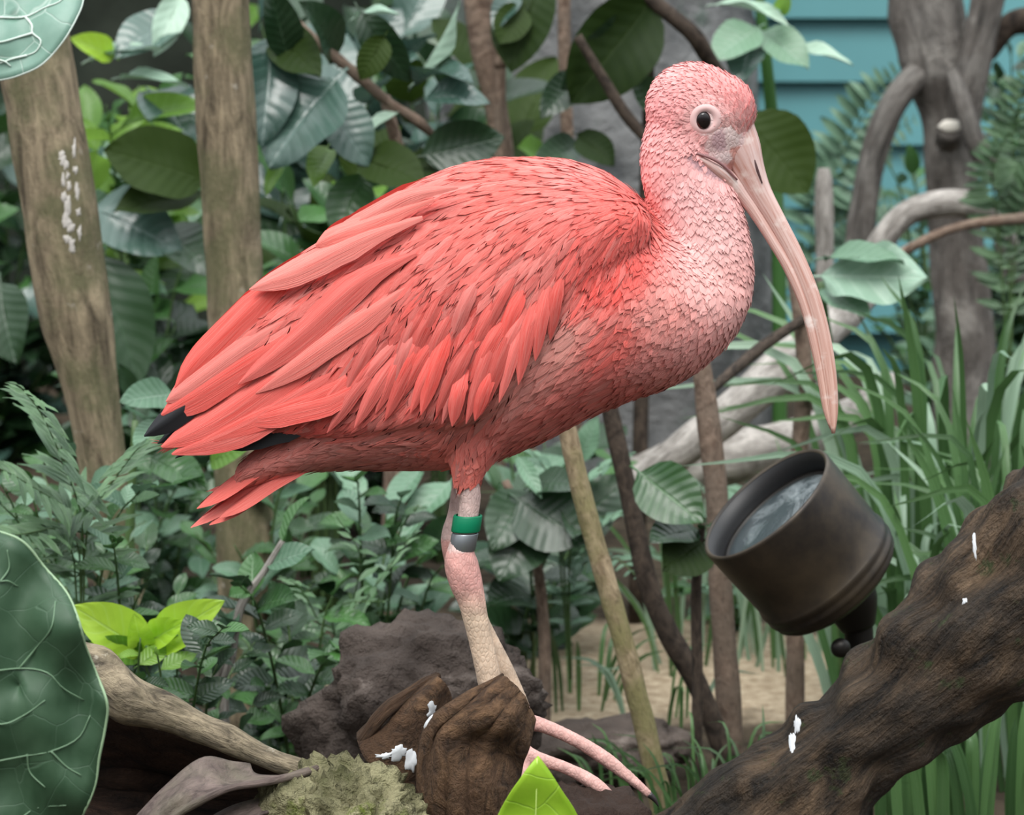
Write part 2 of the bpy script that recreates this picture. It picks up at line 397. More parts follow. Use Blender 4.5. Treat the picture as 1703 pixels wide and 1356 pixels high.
def outline_leaf(name, outline, Y, mat, parent=None, bulge=.02, wave=.006, n=72, rings=9, tilt=(0, 0), seed=0, thick=.0012):
    """a broad leaf with the given edge (photo positions), its own depth, curvature and thickness"""
    O = catmull([(x, y, 0) for x, y in outline]+[(outline[0][0], outline[0][1], 0)], n+1)[:-1, :2]
    c = O.mean(axis=0); ext = np.abs(O-c).max(); V = []; F = []; UV = []
    def depth(x, y):
        r = math.hypot(x-c[0], y-c[1])/ext
        return Y+tilt[0]*(x-c[0])*S(Y)+tilt[1]*(y-c[1])*S(Y)+bulge*r*r+wave*noise.noise(Vector((x*.012, y*.012, seed)))
    for k in range(rings+1):
        f = k/rings
        for p in O:
            q = c+(p-c)*max(f, .004); V.append(W(q[0], q[1], depth(*q))); UV.append((q[0]/300, q[1]/300))
    for k in range(rings):
        for j in range(n): F.append((k*n+j, k*n+(j+1) % n, (k+1)*n+(j+1) % n, (k+1)*n+j))
    o = mesh_obj(name, V, F, mat, parent, UV)
    md = o.modifiers.new('thickness', 'SOLIDIFY'); md.thickness = thick; md.offset = 0
    o['c'] = 0; del o['c']
    return o, depth, O

# ------------------------------------------------------------------ the setting
def build_setting():
    # soil
    n = 90; V = []; F = []
    for j in range(n+1):
        for i in range(n+1):
            x = -4.5+9*i/n; y = -2.6+8.6*j/n
            V.append((x, y, GZ+.012*noise.noise(Vector((x*2.2, y*2.2, 0)))+.006*noise.noise(Vector((x*9, y*9, 3)))))
    for j in range(n):
        for i in range(n): F.append((j*(n+1)+i, j*(n+1)+i+1, (j+1)*(n+1)+i+1, (j+1)*(n+1)+i))
    m, t, b, o = new_mat('soil'); g = G(t); ob = g.n('TexCoord').outputs['Object']
    nz = g.noise(ob, 30, 8, .65); big = g.noise(ob, 1.6, 3)
    soil = g.mix(g.ramp(nz, .35, .7), (.022, .017, .012), (.09, .068, .046))
    sand = g.mix(g.ramp(g.noise(ob, 60, 6, .7), .35, .7), (.27, .20, .13), (.56, .46, .33))
    sx = g.n('SeparateXYZ'); g.l(ob, sx.inputs[0])
    dx = g.m('DIVIDE', g.m('SUBTRACT', sx.outputs[0], .10), .34); dy = g.m('DIVIDE', g.m('SUBTRACT', sx.outputs[1], 1.28), .30)
    rr = g.m('ADD', g.m('MULTIPLY', dx, dx), g.m('MULTIPLY', dy, dy))
    mk = g.ramp(g.m('ADD', rr, g.m('MULTIPLY', g.m('SUBTRACT', g.noise(ob, 9, 4), .5), 1.6)), 1.1, .7)
    g.l(g.mix(mk, soil, sand), b.inputs['Base Color']); b.inputs['Roughness'].default_value = .95; b.inputs['Specular IOR Level'].default_value = .15
    g.bump(nz, .8, .01, b)
    f = mesh_obj('floor', V, F, m); f['kind'] = 'structure'
    # teal lap siding, board by board
    Yw = 4.2; x0, x1 = W(1130, 0, Yw).x, 3.6; hgt = 104*S(Yw)
    wv = [(x0, Yw+.03, GZ-.02), (x1, Yw+.03, GZ-.02), (x1, Yw+.03, 2.2), (x0, Yw+.03, 2.2), (x0, Yw+.12, GZ-.02), (x1, Yw+.12, GZ-.02), (x1, Yw+.12, 2.2), (x0, Yw+.12, 2.2)]
    wf = [(0, 1, 2, 3), (5, 4, 7, 6), (4, 0, 3, 7), (1, 5, 6, 2), (3, 2, 6, 7), (4, 5, 1, 0)]
    wall = mesh_obj('wall_back', wv, wf, M['teal'], smooth=False); wall['kind'] = 'structure'
    ztop = W(1400, 30, Yw).z
    me = None; k0 = int((ztop-GZ)/hgt)
    for k in range(-k0, 8):
        z = ztop+k*hgt
        if me is None:
            bv = [(0, -.028, 0), (x1-x0, -.028, 0), (x1-x0, 0, hgt+.01), (0, 0, hgt+.01), (0, .012, 0), (x1-x0, .012, 0), (x1-x0, .02, hgt+.01), (0, .02, hgt+.01)]
            bo = mesh_obj('board', bv, wf, M['teal'], wall, smooth=False); me = bo.data
        else: bo = link('board', me, wall)
        bo.location = (x0, Yw+.008, z)
    # dark backing wall, added so no bright sky shows between the shrubs
    V = []; F = []; nx, nz_ = 60, 40; xa, xb = -4.2, W(1010, 0, 4.0).x
    for j in range(nz_+1):
        for i in range(nx+1):
            x = lerp(xa, xb, i/nx); z = lerp(GZ-.02, 2.2, j/nz_)
            V.append((x, 4.0+.22*noise.noise(Vector((x*1.3, z*1.3, 4)))+.05*noise.noise(Vector((x*6, z*6, 1))), z))
    for j in range(nz_):
        for i in range(nx): F.append((j*(nx+1)+i, j*(nx+1)+i+1, (j+1)*(nx+1)+i+1, (j+1)*(nx+1)+i))
    w2 = mesh_obj('wall_backing', V, F, M['backing']); w2['kind'] = 'structure'
    md = w2.modifiers.new('thickness', 'SOLIDIFY'); md.thickness = .25; md.offset = -1
    # broad grey rock pillar
    pts = [(*Vector((W(990, 0, 3.0).x, 3.0, GZ-.02)), 300*S(3.0)), (*Vector((W(995, 0, 3.0).x, 3.0, .3)), 285*S(3.0)), (*Vector((W(985, 0, 3.0).x, 3.05, .9)), 290*S(3.0)), (*Vector((W(1000, 0, 3.0).x, 3.1, 1.7)), 270*S(3.0))]
    p = tube('rock_pillar', pts, M['greyrock'], n=50, seg=48, rough=.10, nscale=5, lumps=.16, seed=3)
    tag(p, 'broad mottled grey rock pillar beside the teal siding', 'rock')
build_setting()

# ------------------------------------------------------------------ the ibis
def build_bird():
    root = thing('scarlet_ibis', W(835, 1220, 0), 'coral red scarlet ibis with long curved bill standing on driftwood', 'bird')
    S0 = S(0)
    def B(px, py, ypx=0.0): p = W(px, py, 0); p.y = ypx*S0; return p
    bm_parts = []
    def loft(secs):
        V = [v for s in secs for v in s]; n = len(secs[0]); F = []
        for i in range(len(secs)-1):
            for j in range(n): F.append((i*n+j, i*n+(j+1) % n, (i+1)*n+(j+1) % n, (i+1)*n+j))
        F.append(tuple(range(n-1, -1, -1))); F.append(tuple((len(secs)-1)*n+j for j in range(n)))
        bm_parts.append((V, F, []))
    # torso: x, top row, bottom row, half width
    T = [(395, 775, 815, 26), (450, 728, 800, 42), (520, 680, 783, 62), (600, 600, 779, 92), (680, 480, 784, 122), (750, 400, 782, 142), (820, 345, 768, 156),
         (900, 310, 735, 164), (980, 305, 692, 163), (1050, 330, 664, 152), (1110, 375, 644, 134), (1160, 405, 617, 108), (1200, 430, 580, 82), (1232, 450, 535, 50), (1246, 468, 508, 26)]
    xs = np.linspace(395, 1246, 60); secs = []
    for x in xs:
        t, b, h = (interp(T, x, k) for k in (1, 2, 3)); c, hh = (t+b)/2, (b-t)/2
        secs.append([B(x, c-hh*math.sin(a), h*math.cos(a)) for a in np.linspace(0, 2*math.pi, 36, endpoint=False)])
    loft(secs)
    # folded wings: the mass under the coverts
    Wg = [(285, 665, 738, 20), (310, 625, 738, 28), (350, 565, 732, 42), (425, 486, 712, 66), (520, 412, 712, 96), (600, 368, 708, 122), (700, 302, 690, 152), (760, 278, 694, 164), (820, 266, 668, 172),
          (880, 264, 598, 176), (940, 268, 530, 175), (1000, 284, 455, 168), (1045, 310, 415, 152), (1075, 345, 400, 120)]
    secs = []
    for x in np.linspace(285, 1075, 56):
        t, b, h = (interp(Wg, x, k) for k in (1, 2, 3)); s = []
        c = t+(b-t)*.5
        half = []
        for q in np.linspace(0, 1, 12): half.append((c-(c-t)*math.cos(q*math.pi/2), h*math.sin(q*math.pi/2)))
        for q in (.25, .5, .75, .93, 1.0): half.append((c+(b-c)*q, h*(1-.12*q*q) if q < 1 else h*.80))
        s = [B(x, y, -w) for y, w in half]+[B(x, y, w) for y, w in half[::-1]]
        secs.append(s)
    loft(secs)
    # neck and head
    def ball(px, py, rx, ry, rz, rot=0):
        secs = []
        for a in np.linspace(.05, math.pi-.05, 16):
            u = -math.cos(a); r = math.sin(a); s = []
            for f in np.linspace(0, 2*math.pi, 20, endpoint=False):
                ex, ey = u*rx, r*ry*math.sin(f)
                X = ex*math.cos(rot)-ey*math.sin(rot); Yp = ex*math.sin(rot)+ey*math.cos(rot)
                s.append(B(px+X, py+Yp, r*rz*math.cos(f)))
            secs.append(s)
        loft(secs)
    N = [(1120, 540, 92, 80), (1150, 490, 96, 78), (1168, 440, 88, 70), (1172, 400, 74, 62), (1160, 350, 72, 57), (1142, 305, 70, 54), (1132, 262, 66, 52), (1140, 225, 66, 50)]
    P = catmull(N, 30); secs = []
    for i, (x, y, r, w) in enumerate(P):
        tg = P[min(i+1, 29)][:2]-P[max(i-1, 0)][:2]; tg /= np.linalg.norm(tg); nx = (-tg[1], tg[0])
        secs.append([B(x+nx[0]*r*math.cos(a), y+nx[1]*r*math.cos(a), w*math.sin(a)) for a in np.linspace(0, 2*math.pi, 24, endpoint=False)])
    loft(secs)
    ball(1163, 190, 93, 82, 58, R(40)); ball(1200, 185, 57, 62, 50); ball(1150, 170, 70, 62, 54)
    ball(1185, 242, 52, 40, 42, R(48)); ball(1220, 232, 38, 34, 32, R(60)); ball(1170, 272, 42, 24, 34, R(30))
    # legs: near and far, thigh to toe
    def limb(pts, y, flat=1.0):
        pp = [(*B(a, b, y+dy), r*S0) for a, b, r, dy in pts]
        bm_parts.append(tube_data(pp, len(pts)*6, 14, flat=flat))
    limb([(815, 620, 95, 30), (800, 690, 66, 22), (785, 745, 42, 10), (779, 782, 24, 2), (778, 815, 19, 0)], -70)
    limb([(779, 780, 19, 0), (783, 820, 18, 0), (775, 870, 18, 0), (768, 900, 22, 0), (768, 925, 29, 0), (777, 960, 28, 0), (785, 985, 24, 0), (795, 1030, 21, 0), (808, 1085, 21, 0), (820, 1140, 21, 0), (838, 1195, 22, 6), (846, 1222, 22, 8)], -70)
    limb([(800, 680, 60, 0), (778, 745, 34, 0), (768, 800, 18, 0), (761, 860, 18, 0), (757, 905, 26, 0), (770, 960, 26, 0), (790, 1030, 19, 0), (838, 1125, 18, 0), (862, 1180, 18, 0), (872, 1212, 18, 0)], 45)
    toes = [([(846, 1215, 18, 0), (885, 1240, 13, -8), (940, 1259, 11, -10), (985, 1284, 13, -10), (1020, 1314, 10, -10), (1056, 1350, 7, -10)], -70),
            ([(846, 1222, 18, 0), (872, 1266, 13, -24), (912, 1292, 11, -34), (945, 1322, 12, -40), (972, 1366, 8, -46)], -70),
            ([(846, 1225, 18, 0), (862, 1275, 13, -40), (872, 1310, 11, -60), (880, 1350, 10, -74), (886, 1390, 7, -84)], -70),
            ([(846, 1222, 16, 0), (818, 1245, 12, 10), (795, 1268, 8, 16)], -70),
            ([(872, 1200, 16, 0), (905, 1208, 13, 0), (958, 1231, 12, -4), (1008, 1262, 13, -6), (1050, 1295, 10, -8), (1082, 1322, 7, -8)], 0)]
    for t, y in toes: limb(t, y)
    V, F, _ = merge(bm_parts)
    me = bpy.data.meshes.new('raw'); me.from_pydata([tuple(v) for v in V], [], F); tmp = bpy.data.objects.new('raw', me); COL.objects.link(tmp)
    rm = tmp.modifiers.new('r', 'REMESH'); rm.mode = 'VOXEL'; rm.voxel_size = .0023
    sm = tmp.modifiers.new('s', 'SMOOTH'); sm.factor = .5; sm.iterations = 3
    dg = bpy.context.evaluated_depsgraph_get(); ev = tmp.evaluated_get(dg); em = ev.to_mesh()
    nv = len(em.vertices); co = np.zeros(nv*3); em.vertices.foreach_get('co', co); co = co.reshape(-1, 3)
    faces = [tuple(p.vertices) for p in em.polygons]
    ev.to_mesh_clear(); bpy.data.objects.remove(tmp); bpy.data.meshes.remove(me)
    # pigment map over the photo plane: x, y, colour
    CP = [(600, 600, .76, .090, .070), (800, 500, .78, .088, .070), (900, 300, .80, .13, .105), (700, 330, .80, .14, .115), (450, 560, .80, .16, .13), (330, 680, .80, .13, .11), (1030, 420, .82, .082, .065), (1040, 540, .80, .14, .115),
          (1050, 350, .80, .11, .09), (960, 520, .78, .34, .29), (920, 600, .74, .27, .23), (850, 700, .70, .17, .14), (780, 740, .74, .17, .13), (960, 640, .72, .17, .14), (1060, 640, .74, .17, .14),
          (1100, 590, .82, .30, .27), (1110, 500, .84, .34, .30), (1160, 540, .82, .36, .33), (1180, 450, .84, .46, .43), (1220, 480, .82, .44, .41), (1170, 380, .84, .50, .48), (1140, 310, .86, .50, .49),
          (1100, 250, .88, .42, .41), (1110, 180, .88, .38, .38), (1180, 120, .86, .36, .35), (1230, 170, .86, .35, .34), (1160, 240, .88, .44, .43), (1210, 230, .84, .50, .47), (1190, 200, .87, .56, .54),
          (600, 745, .60, .20, .165), (480, 755, .66, .20, .165), (390, 810, .76, .14, .11), (700, 740, .58, .18, .15)]
    CPx = np.array([[c[0], c[1]] for c in CP]); CPc = np.array([c[2:] for c in CP])
    def pigment(x, y):
        d2 = (CPx[:, 0]-x)**2+(CPx[:, 1]-y)**2; w = 1/(d2+500)**2; return (w[:, None]*CPc).sum(0)/w.sum()
    # flow of the plumage, in the same plane (x right, y down)
    FP = [(1240, 180, -.5, -.9), (1215, 130, -.9, -.4), (1170, 112, -1, .1), (1110, 150, -.7, .7), (1080, 220, -.2, 1), (1150, 180, -1, -.1), (1130, 260, -.35, 1), (1200, 290, -.3, .9), (1140, 330, .1, 1), (1190, 400, .15, 1), (1130, 400, .1, 1),
          (1220, 480, -.1, 1), (1190, 550, -.7, .7), (1110, 620, -1, .35), (1100, 520, -.6, .8), (1000, 650, -1, .45), (900, 710, -1, .5), (850, 740, -.9, .5), (785, 740, -.1, 1), (800, 700, -.4, .9), (950, 560, -.75, .7), (1020, 560, -.7, .7),
          (700, 745, -1, .1), (600, 750, -1, .1), (480, 760, -.9, .35), (400, 800, -.75, .65),
          (1070, 390, -.35, 1), (1030, 440, -.4, .9), (1030, 340, -.75, .55), (980, 300, -.95, .15), (900, 280, -1, .1), (800, 285, -1, .22), (700, 315, -.9, .45), (600, 385, -.85, .52), (450, 500, -.8, .6), (330, 620, -.7, .72), (300, 710, -.75, .65), (400, 650, -.76, .65),
          (500, 620, -.68, .72), (600, 590, -.6, .8), (700, 560, -.5, .87), (800, 560, -.38, .93), (900, 480, -.45, .9), (950, 430, -.5, .86), (860, 400, -.7, .7), (760, 420, -.7, .72), (750, 650, -.4, .92), (820, 640, -.38, .93), (620, 670, -.62, .78), (500, 680, -.75, .65), (400, 700, -.8, .6)]
    FPx = np.array([[c[0], c[1]] for c in FP]); FPd = np.array([c[2:] for c in FP]); FPd /= np.linalg.norm(FPd, axis=1)[:, None]
    def flow(x, y):
        d2 = (FPx[:, 0]-x)**2+(FPx[:, 1]-y)**2; w = 1/(d2+300)**1.6; v = (w[:, None]*FPd).sum(0); return v/np.linalg.norm(v)
    def planepx(p): return PX(Vector((p[0], 0, p[2])))
    # body colours: plumage, bare face skin, scaly legs
    LEGX = [(690, 785), (800, 783), (870, 775), (925, 768), (985, 785), (1085, 808), (1222, 846)]
    cols = np.ones((nv, 4), dtype=np.float32)
    for i in range(nv):
        x, y = planepx(co[i])
        if y > 792 and x > 690:
            if y > 1180: c = (.66, .40, .36)
            elif y > 985: c = (.66, .50, .38)
            elif y > 905: c = (.70, .40, .36)
            else: c = (.72, .53, .49)
            k = noise.noise(Vector(co[i])*170)
            tq = min(1, max(0, (y-960)/50)) if y > 905 else 0
            if 905 < y < 1180: c = tuple(lerp(a_, b_, tq) for a_, b_ in zip((.70, .38, .34), (.68, .52, .39)))
            c = tuple(q*(1+.30*k) for q in c)
        else:
            c = pigment(x, y)
            e = math.hypot((x-1178)/26, (y-203)/22)
            f = math.hypot((x-1205)/34, (y-240)/32); gsk = math.hypot((x-1172)/44, (y-272+(x-1172)*-.55)/16)
            if min(e, f) < 1: c = (.84, .62, .60)
            for cx_, cy_, rx_, ry_, cc in ((1193, 233, 13, 17, (.62, .42, .44)), (1216, 224, 12, 26, (.88, .70, .67)), (1222, 262, 14, 20, (.72, .36, .31)), (1200, 262, 16, 10, (.86, .68, .66))):
                if math.hypot((x-cx_)/rx_, (y-cy_)/ry_) < 1: c = cc
            if gsk < 1: c = (.52, .31, .33)
        cols[i, :3] = c
    skin = plume_mat('ibis_skin', .0); gs_ = G(skin.node_tree); vo = gs_.n('TexVoronoi', feature='DISTANCE_TO_EDGE'); vo.inputs['Scale'].default_value = 400
    gs_.l(gs_.map(gs_.n('TexCoord').outputs['Object'], (1, 1, .6)), vo.inputs['Vector']); bs_ = skin.node_tree.nodes['Principled BSDF']; bs_.inputs['Roughness'].default_value = .5
    ed_ = gs_.ramp(vo.outputs['Distance'], 0, .22); gs_.bump(ed_, .3, .0008, bs_)
    at_ = gs_.n('Attribute', attribute_name='Col').outputs['Color']; gs_.l(gs_.mix(ed_, gs_.mix(.22, at_, at_, 'MULTIPLY'), at_), bs_.inputs['Base Color'])
    body = mesh_obj('body', co, faces, skin, root, uvs=np.zeros((nv, 2)), cols=cols)
    tris = BVHTree.FromPolygons([tuple(c) for c in co], faces)
    # --- feathers
    def inside(poly, x, y):
        r = False; j = len(poly)-1
        for i in range(len(poly)):
            if (poly[i][1] > y) != (poly[j][1] > y) and x < (poly[j][0]-poly[i][0])*(y-poly[i][1])/(poly[j][1]-poly[i][1])+poly[i][0]: r = not r
            j = i
        return r
    WING = [(285, 680), (330, 600), (420, 480), (520, 405), (600, 360), (700, 290), (850, 250), (960, 258), (1045, 300), (1075, 350), (1060, 400), (1000, 455), (940, 535), (880, 605), (820, 690), (740, 700), (600, 705), (500, 705), (400, 715), (300, 745)]
    rnd = random.Random(11); nrs = np.random.RandomState(5)
    pa = np.array([co[list(f)[:3]] for f in faces]); nr = np.cross(pa[:, 1]-pa[:, 0], pa[:, 2]-pa[:, 0]); ar = np.linalg.norm(nr, axis=1); nr /= ar[:, None]+1e-12
    cen = np.array([co[list(f)].mean(0) for f in faces])
    def feather(p, nrm, length, width, lift0, lift1, col, steps=5, tipk=1.0, gutter=.25, out=None, d0=None, nw=2, fray=0):
        P = [Vector(p)]; Nn = [Vector(nrm)]
        for k in range(steps):
            q = P[-1]; x, y = planepx(q); v = flow(x, y) if d0 is None else d0
            d = Vector((v[0], 0, -v[1])); n0 = Nn[-1]; d = d-n0*d.dot(n0)
            if d.length < .05: d = Vector((0, 0, -1))-n0*Vector((0, 0, -1)).dot(n0)
            d.normalize(); tq = q+d*length/steps
            loc, nn, _, dist = tris.find_nearest(tq)
            if dist > .006: loc, nn = tq, n0
            P.append(loc); Nn.append((nn+n0).normalized())
        V, F, UV, C = out; b = len(V); ph = rnd.uniform(0, 50); cols_ = nw*2+1
        for k in range(steps+1):
            t = k/steps; tg = (P[min(k+1, steps)]-P[max(k-1, 0)]).normalized(); n0 = Nn[k]; sd = tg.cross(n0).normalized()
            w = width*.5*(min(1, .45+1.6*t) if t < .6 else max(.06, math.cos((t-.6)/.4*math.pi*.5)**(.7*tipk)))
            for j in range(cols_):
                s = -1+2*j/(cols_-1)
                fr = fray*rnd.uniform(-1, .6)*length*.1 if k == steps else 0
                V.append(P[k]+n0*(lift0+(lift1-lift0)*t-abs(s)*gutter*w)+sd*s*w+tg*fr)
                UV.append((ph+t*length*60, ph+s*width*40)); C.append((*col, 1))
        for k in range(steps):
            for j in range(cols_-1): a = b+k*cols_+j; F.append((a, a+1, a+cols_+1, a+cols_))
    def vary(c, a):
        k = 1+rnd.uniform(-a, a); w = rnd.random()**3*a*1.1
        return tuple(min(1, lerp(q*k, tgt, w)) for q, tgt in zip(c, (.95, .55, .50)))
    def scatter(region, count, mind, fn):
        """dart throwing over the skin inside region(x,y)"""
        ids = [i for i in range(len(faces)) if region(*planepx(cen[i]), cen[i])]
        w = ar[ids]; pick = nrs.choice(ids, size=count*3, p=w/w.sum()); cell = {}
        k = 0
        for i in pick:
            p = cen[i]+(pa[i, 0]-cen[i])*rnd.uniform(-.8, .8); x, y = planepx(p); md = mind(x, y)*S0
            key = tuple((p/md).astype(int))
            if key in cell: continue
            cell[key] = 1; fn(p, nr[i], x, y); k += 1
            if k >= count: break
    def make(name, out, parent, mat):
        o = mesh_obj(name, out[0], out[1], mat, parent, out[2], out[3]); o['kind'] = 'stuff'; return o
    pm = plume_mat('ibis_plumage', .75); pmh = plume_mat('ibis_down', .55, 2, 12)
    # short feathers of head, neck, breast, belly and thigh
    def face(x, y): return math.hypot((x-1176)/25, (y-203)/21) < 1 or math.hypot((x-1208)/36, (y-243)/32) < 1 or math.hypot((x-1172)/40, (y-272+(x-1172)*-.55)/14) < 1 or (x > 1222 and 222 < y < 300)
    out = ([], [], [], [])
    def contour_region(x, y, p): return x > 400 and not (x < 470 and y < 728) and not (y > 772 and x > 690) and not face(x, y) and not (inside(WING, x, y) and not (x > 1000 and y > 300))
    def size(x, y):
        if y < 260 and x > 1040: return 17
        if x > 1060 and y < 450: return 24
        if x > 1040: return 34
        if x > 690 and y > 735: return 32
        return 62
    def add(p, n, x, y):
        l = size(x, y)*rnd.uniform(.8, 1.25); c = vary(pigment(x, y), .16)
        feather(p, n, l*S0, l*(.5 if l < 45 else .24)*S0, -.0003, (.0011 if l < 30 else .0013)*rnd.uniform(.3, 1.5), c, 4, 1.2, .12, out, nw=1, fray=1.6)
    scatter(contour_region, 14000, lambda x, y: size(x, y)*(.22 if size(x, y) < 45 else .17), add)
    make('contour_feathers', out, root, pmh)
    # wings
    for sgn in (-1, 1):
        out = ([], [], [], [])
        def wing_region(x, y, p): return p[1]*sgn > -.004 and x > 400 and inside(WING, x, y)
        def addw(p, n, x, y):
            q = min(1, max(0, (1060-x)/420)); l = lerp(60, 160, q)*rnd.uniform(.75, 1.2)
            feather(p, n, l*S0, l*rnd.uniform(.10, .17)*S0, .0002, rnd.uniform(.0005, .0022), vary(pigment(x, y), .24), 6, 1.3, .15, out, nw=2, fray=1.2)
        scatter(wing_region, 3400, lambda x, y: lerp(6.5, 12.5, min(1, max(0, (1060-x)/420))), addw)
        wing = make('wing', out, root, pm)
        del wing['kind']
        # long feathers laid one by one: base, tip, width
        Y1 = sgn
        def quill(name, pts, width, mat_, col, lift=0, tk=.8, vein=True):
            """pts (px,py,depth px outward)"""
            o2 = ([], [], [], []); P = catmull([(a, b, d) for a, b, d in pts], 14)
            ph = rnd.uniform(0, 60)
            Q = [W(a, b, sgn*d*S0) if sgn < 0 else Vector((W(a, b, -d*S0).x, d*S0, W(a, b, -d*S0).z)) for a, b, d in P]
            for k in range(14):
                t = k/13; tg = (Q[min(k+1, 13)]-Q[max(k-1, 0)]).normalized(); n0 = Vector((.12, sgn, .55)); n0 = (n0-tg*n0.dot(tg)).normalized(); sd = tg.cross(n0)
                w = width*S0*.5*(min(1, .15+2.2*t) if t < .62 else max(.05, math.cos((t-.62)/.38*math.pi*.5)**(tk)))
                for j in range(7):
                    s = -1+j/3
                    rag = rnd.uniform(-.05, .03)*w if 0 < k < 13 and abs(s) == 1 else 0
                    o2[0].append(Q[k]+n0*((lift-14*(1-t)**5)*S0-abs(s)**1.5*.32*w+(.10*w if s == 0 else 0))+sd*(s*w+rag)); o2[2].append((ph+t*1.2, ph+s*width*.011)); o2[3].append((*col, 1))
            for k in range(13):
                for j in range(6): a = k*7+j; o2[1].append((a, a+1, a+8, a+7))
            return mesh_obj(name, o2[0], o2[1], mat_, wing, o2[2], o2[3])
        co_ = (.80, .105, .083); cp = (.84, .20, .165); blk = (.006, .006, .008)
        bmat = plume_black
        quill('primary_feather', [(450, 580, 40), (345, 648, 43), (285, 694, 36), (241, 726, 24)], 44, bmat, blk, 3)
        quill('primary_feather', [(450, 610, 60), (360, 670, 40), (262, 738, 22)], 40, bmat, blk, 0)
        quill('primary_feather', [(560, 690, 84), (450, 712, 66), (350, 740, 44)], 54, bmat, blk, -2)
        quill('primary_feather', [(470, 660, 60), (380, 705, 44), (290, 762, 30)], 26, bmat, blk, -3)
        for a, b, w, c in [(((620, 470, 122), (470, 560, 84), (330, 650, 50), (268, 690, 30)), 0, 66, co_), (((560, 480, 104), (430, 560, 72), (320, 640, 46), (276, 668, 30)), 0, 58, cp),
                           (((640, 520, 128), (500, 600, 94), (370, 690, 60), (270, 744, 40)), 4, 70, co_), (((650, 560, 130), (520, 640, 98), (400, 710, 66), (288, 757, 44)), 6, 66, co_),
                           (((640, 590, 128), (540, 650, 104), (430, 690, 72), (335, 738, 52)), 8, 58, co_), (((640, 610, 128), (560, 660, 110), (470, 685, 84), (405, 704, 64)), 9, 54, co_),
                           (((520, 420, 84), (430, 500, 60), (340, 590, 40), (292, 645, 26)), 3, 54, co_), (((700, 360, 140), (600, 400, 112), (500, 450, 84), (418, 484, 60)), 8, 50, cp),
                           (((720, 330, 138), (640, 365, 112), (560, 395, 90), (530, 410, 78)), 10, 40, cp), (((760, 310, 142), (680, 330, 116), (600, 372, 92), (566, 382, 80)), 10, 36, cp),
                           (((690, 420, 146), (600, 470, 120), (500, 560, 92), (400, 640, 66)), 9, 52, co_), (((700, 460, 150), (620, 520, 128), (520, 590, 100), (430, 655, 72)), 10, 50, cp)]:
            quill('flight_feather', a, w, pm, vary(c, .12), b)
        CV = [(760, 520, 700, 690), (800, 530, 735, 705), (840, 520, 775, 705), (870, 500, 800, 690), (890, 490, 830, 670), (720, 540, 640, 700), (680, 560, 590, 712), (650, 580, 545, 720), (610, 590, 500, 712), (900, 470, 862, 640), (920, 450, 890, 600), (940, 440, 915, 565), (780, 600, 752, 708), (830, 590, 790, 700)]
        for q in range(22):
            x0 = rnd.uniform(620, 930); y0 = rnd.uniform(430, 560); CV.append((x0, y0, x0-rnd.uniform(50, 85)*(1 if x0 > 700 else 1.3), min(y0+rnd.uniform(120, 150), interp(Wg, x0-60, 2)+8)))
        for x0, y0, x1, y1 in CV:
            hw0, hw1 = (interp(Wg, x, 3)+3 for x in (x0, x1))
            quill('covert_feather', [(x0, y0, hw0-4), ((x0+x1)/2-4, (y0+y1)/2, (hw0+hw1)/2+4), (x1, y1, hw1*.93+4)], rnd.uniform(18, 28), pm, vary(co_, .22), rnd.uniform(0, 4))
    # tail
    o2 = ([], [], [], []); tail = None
    for k, (x0, y0, x1, y1, d, w) in enumerate([(560, 735, 335, 862, 0, 46), (560, 740, 350, 870, -16, 44), (560, 740, 350, 870, 16, 44), (560, 730, 318, 876, -8, 40), (560, 730, 318, 876, 8, 40), (560, 745, 368, 856, -28, 40), (560, 745, 368, 856, 28, 40), (540, 715, 330, 842, -20, 44), (540, 715, 330, 842, 20, 44)]):
        V = []; F = []; U = []; C = []; col = vary((.78, .145, .115), .15); ph = rnd.uniform(0, 60)
        P = catmull([(x0, y0, d*.5), (lerp(x0, x1, .5), lerp(y0, y1, .46)-6, d), (x1, y1, d*1.3)], 12)
        for i in range(12):
            t = i/11; tg2 = P[min(i+1, 11)]-P[max(i-1, 0)]; tgv = Vector((tg2[0], 0, -tg2[1])).normalized(); n0 = Vector((-.45, -.55 if d <= 0 else .55, .7)); n0 = (n0-tgv*n0.dot(tgv)).normalized(); sd = tgv.cross(n0)
            ww = w*S0*.5*(min(1, .6+t) if t < .72 else max(.05, math.cos((t-.72)/.28*math.pi/2)**.8))
            for j in range(5):
                s = -1+j/2; V.append(B(*P[i])+sd*s*ww-n0*abs(s)*ww*.3); U.append((ph+t*1.2, ph+s*.45)); C.append((*col, 1))
        for i in range(11):
            for j in range(4): a = i*5+j; F.append((a, a+1, a+6, a+5))
        if tail is None: tail = mesh_obj('tail', V, F, pm, root, U, C)
        else: mesh_obj('tail_feather', V, F, pm, tail, U, C)
    # bill
    bm_, t_, b_, o_ = new_mat('ibis_bill'); g = G(t_); uv = g.n('TexCoord').outputs['UV']; ob = g.n('TexCoord').outputs['Object']
    sx = g.n('SeparateXYZ'); g.l(uv, sx.inputs[0])
    st = g.noise(g.map(uv, (22, 14, 1)), 1, 5, .6, .3)
    base = g.mix(g.ramp(sx.outputs[1], .0, .24), (.80, .60, .57), (.76, .46, .36))
    c = g.mix(g.ramp(st, .42, .66), base, (.56, .27, .21)); c = g.mix(g.ramp(g.noise(ob, 60, 4), .58, .72), c, (.88, .74, .68))
    g.l(c, b_.inputs['Base Color']); b_.inputs['Roughness'].default_value = .42; g.bump(st, .35, .001, b_)
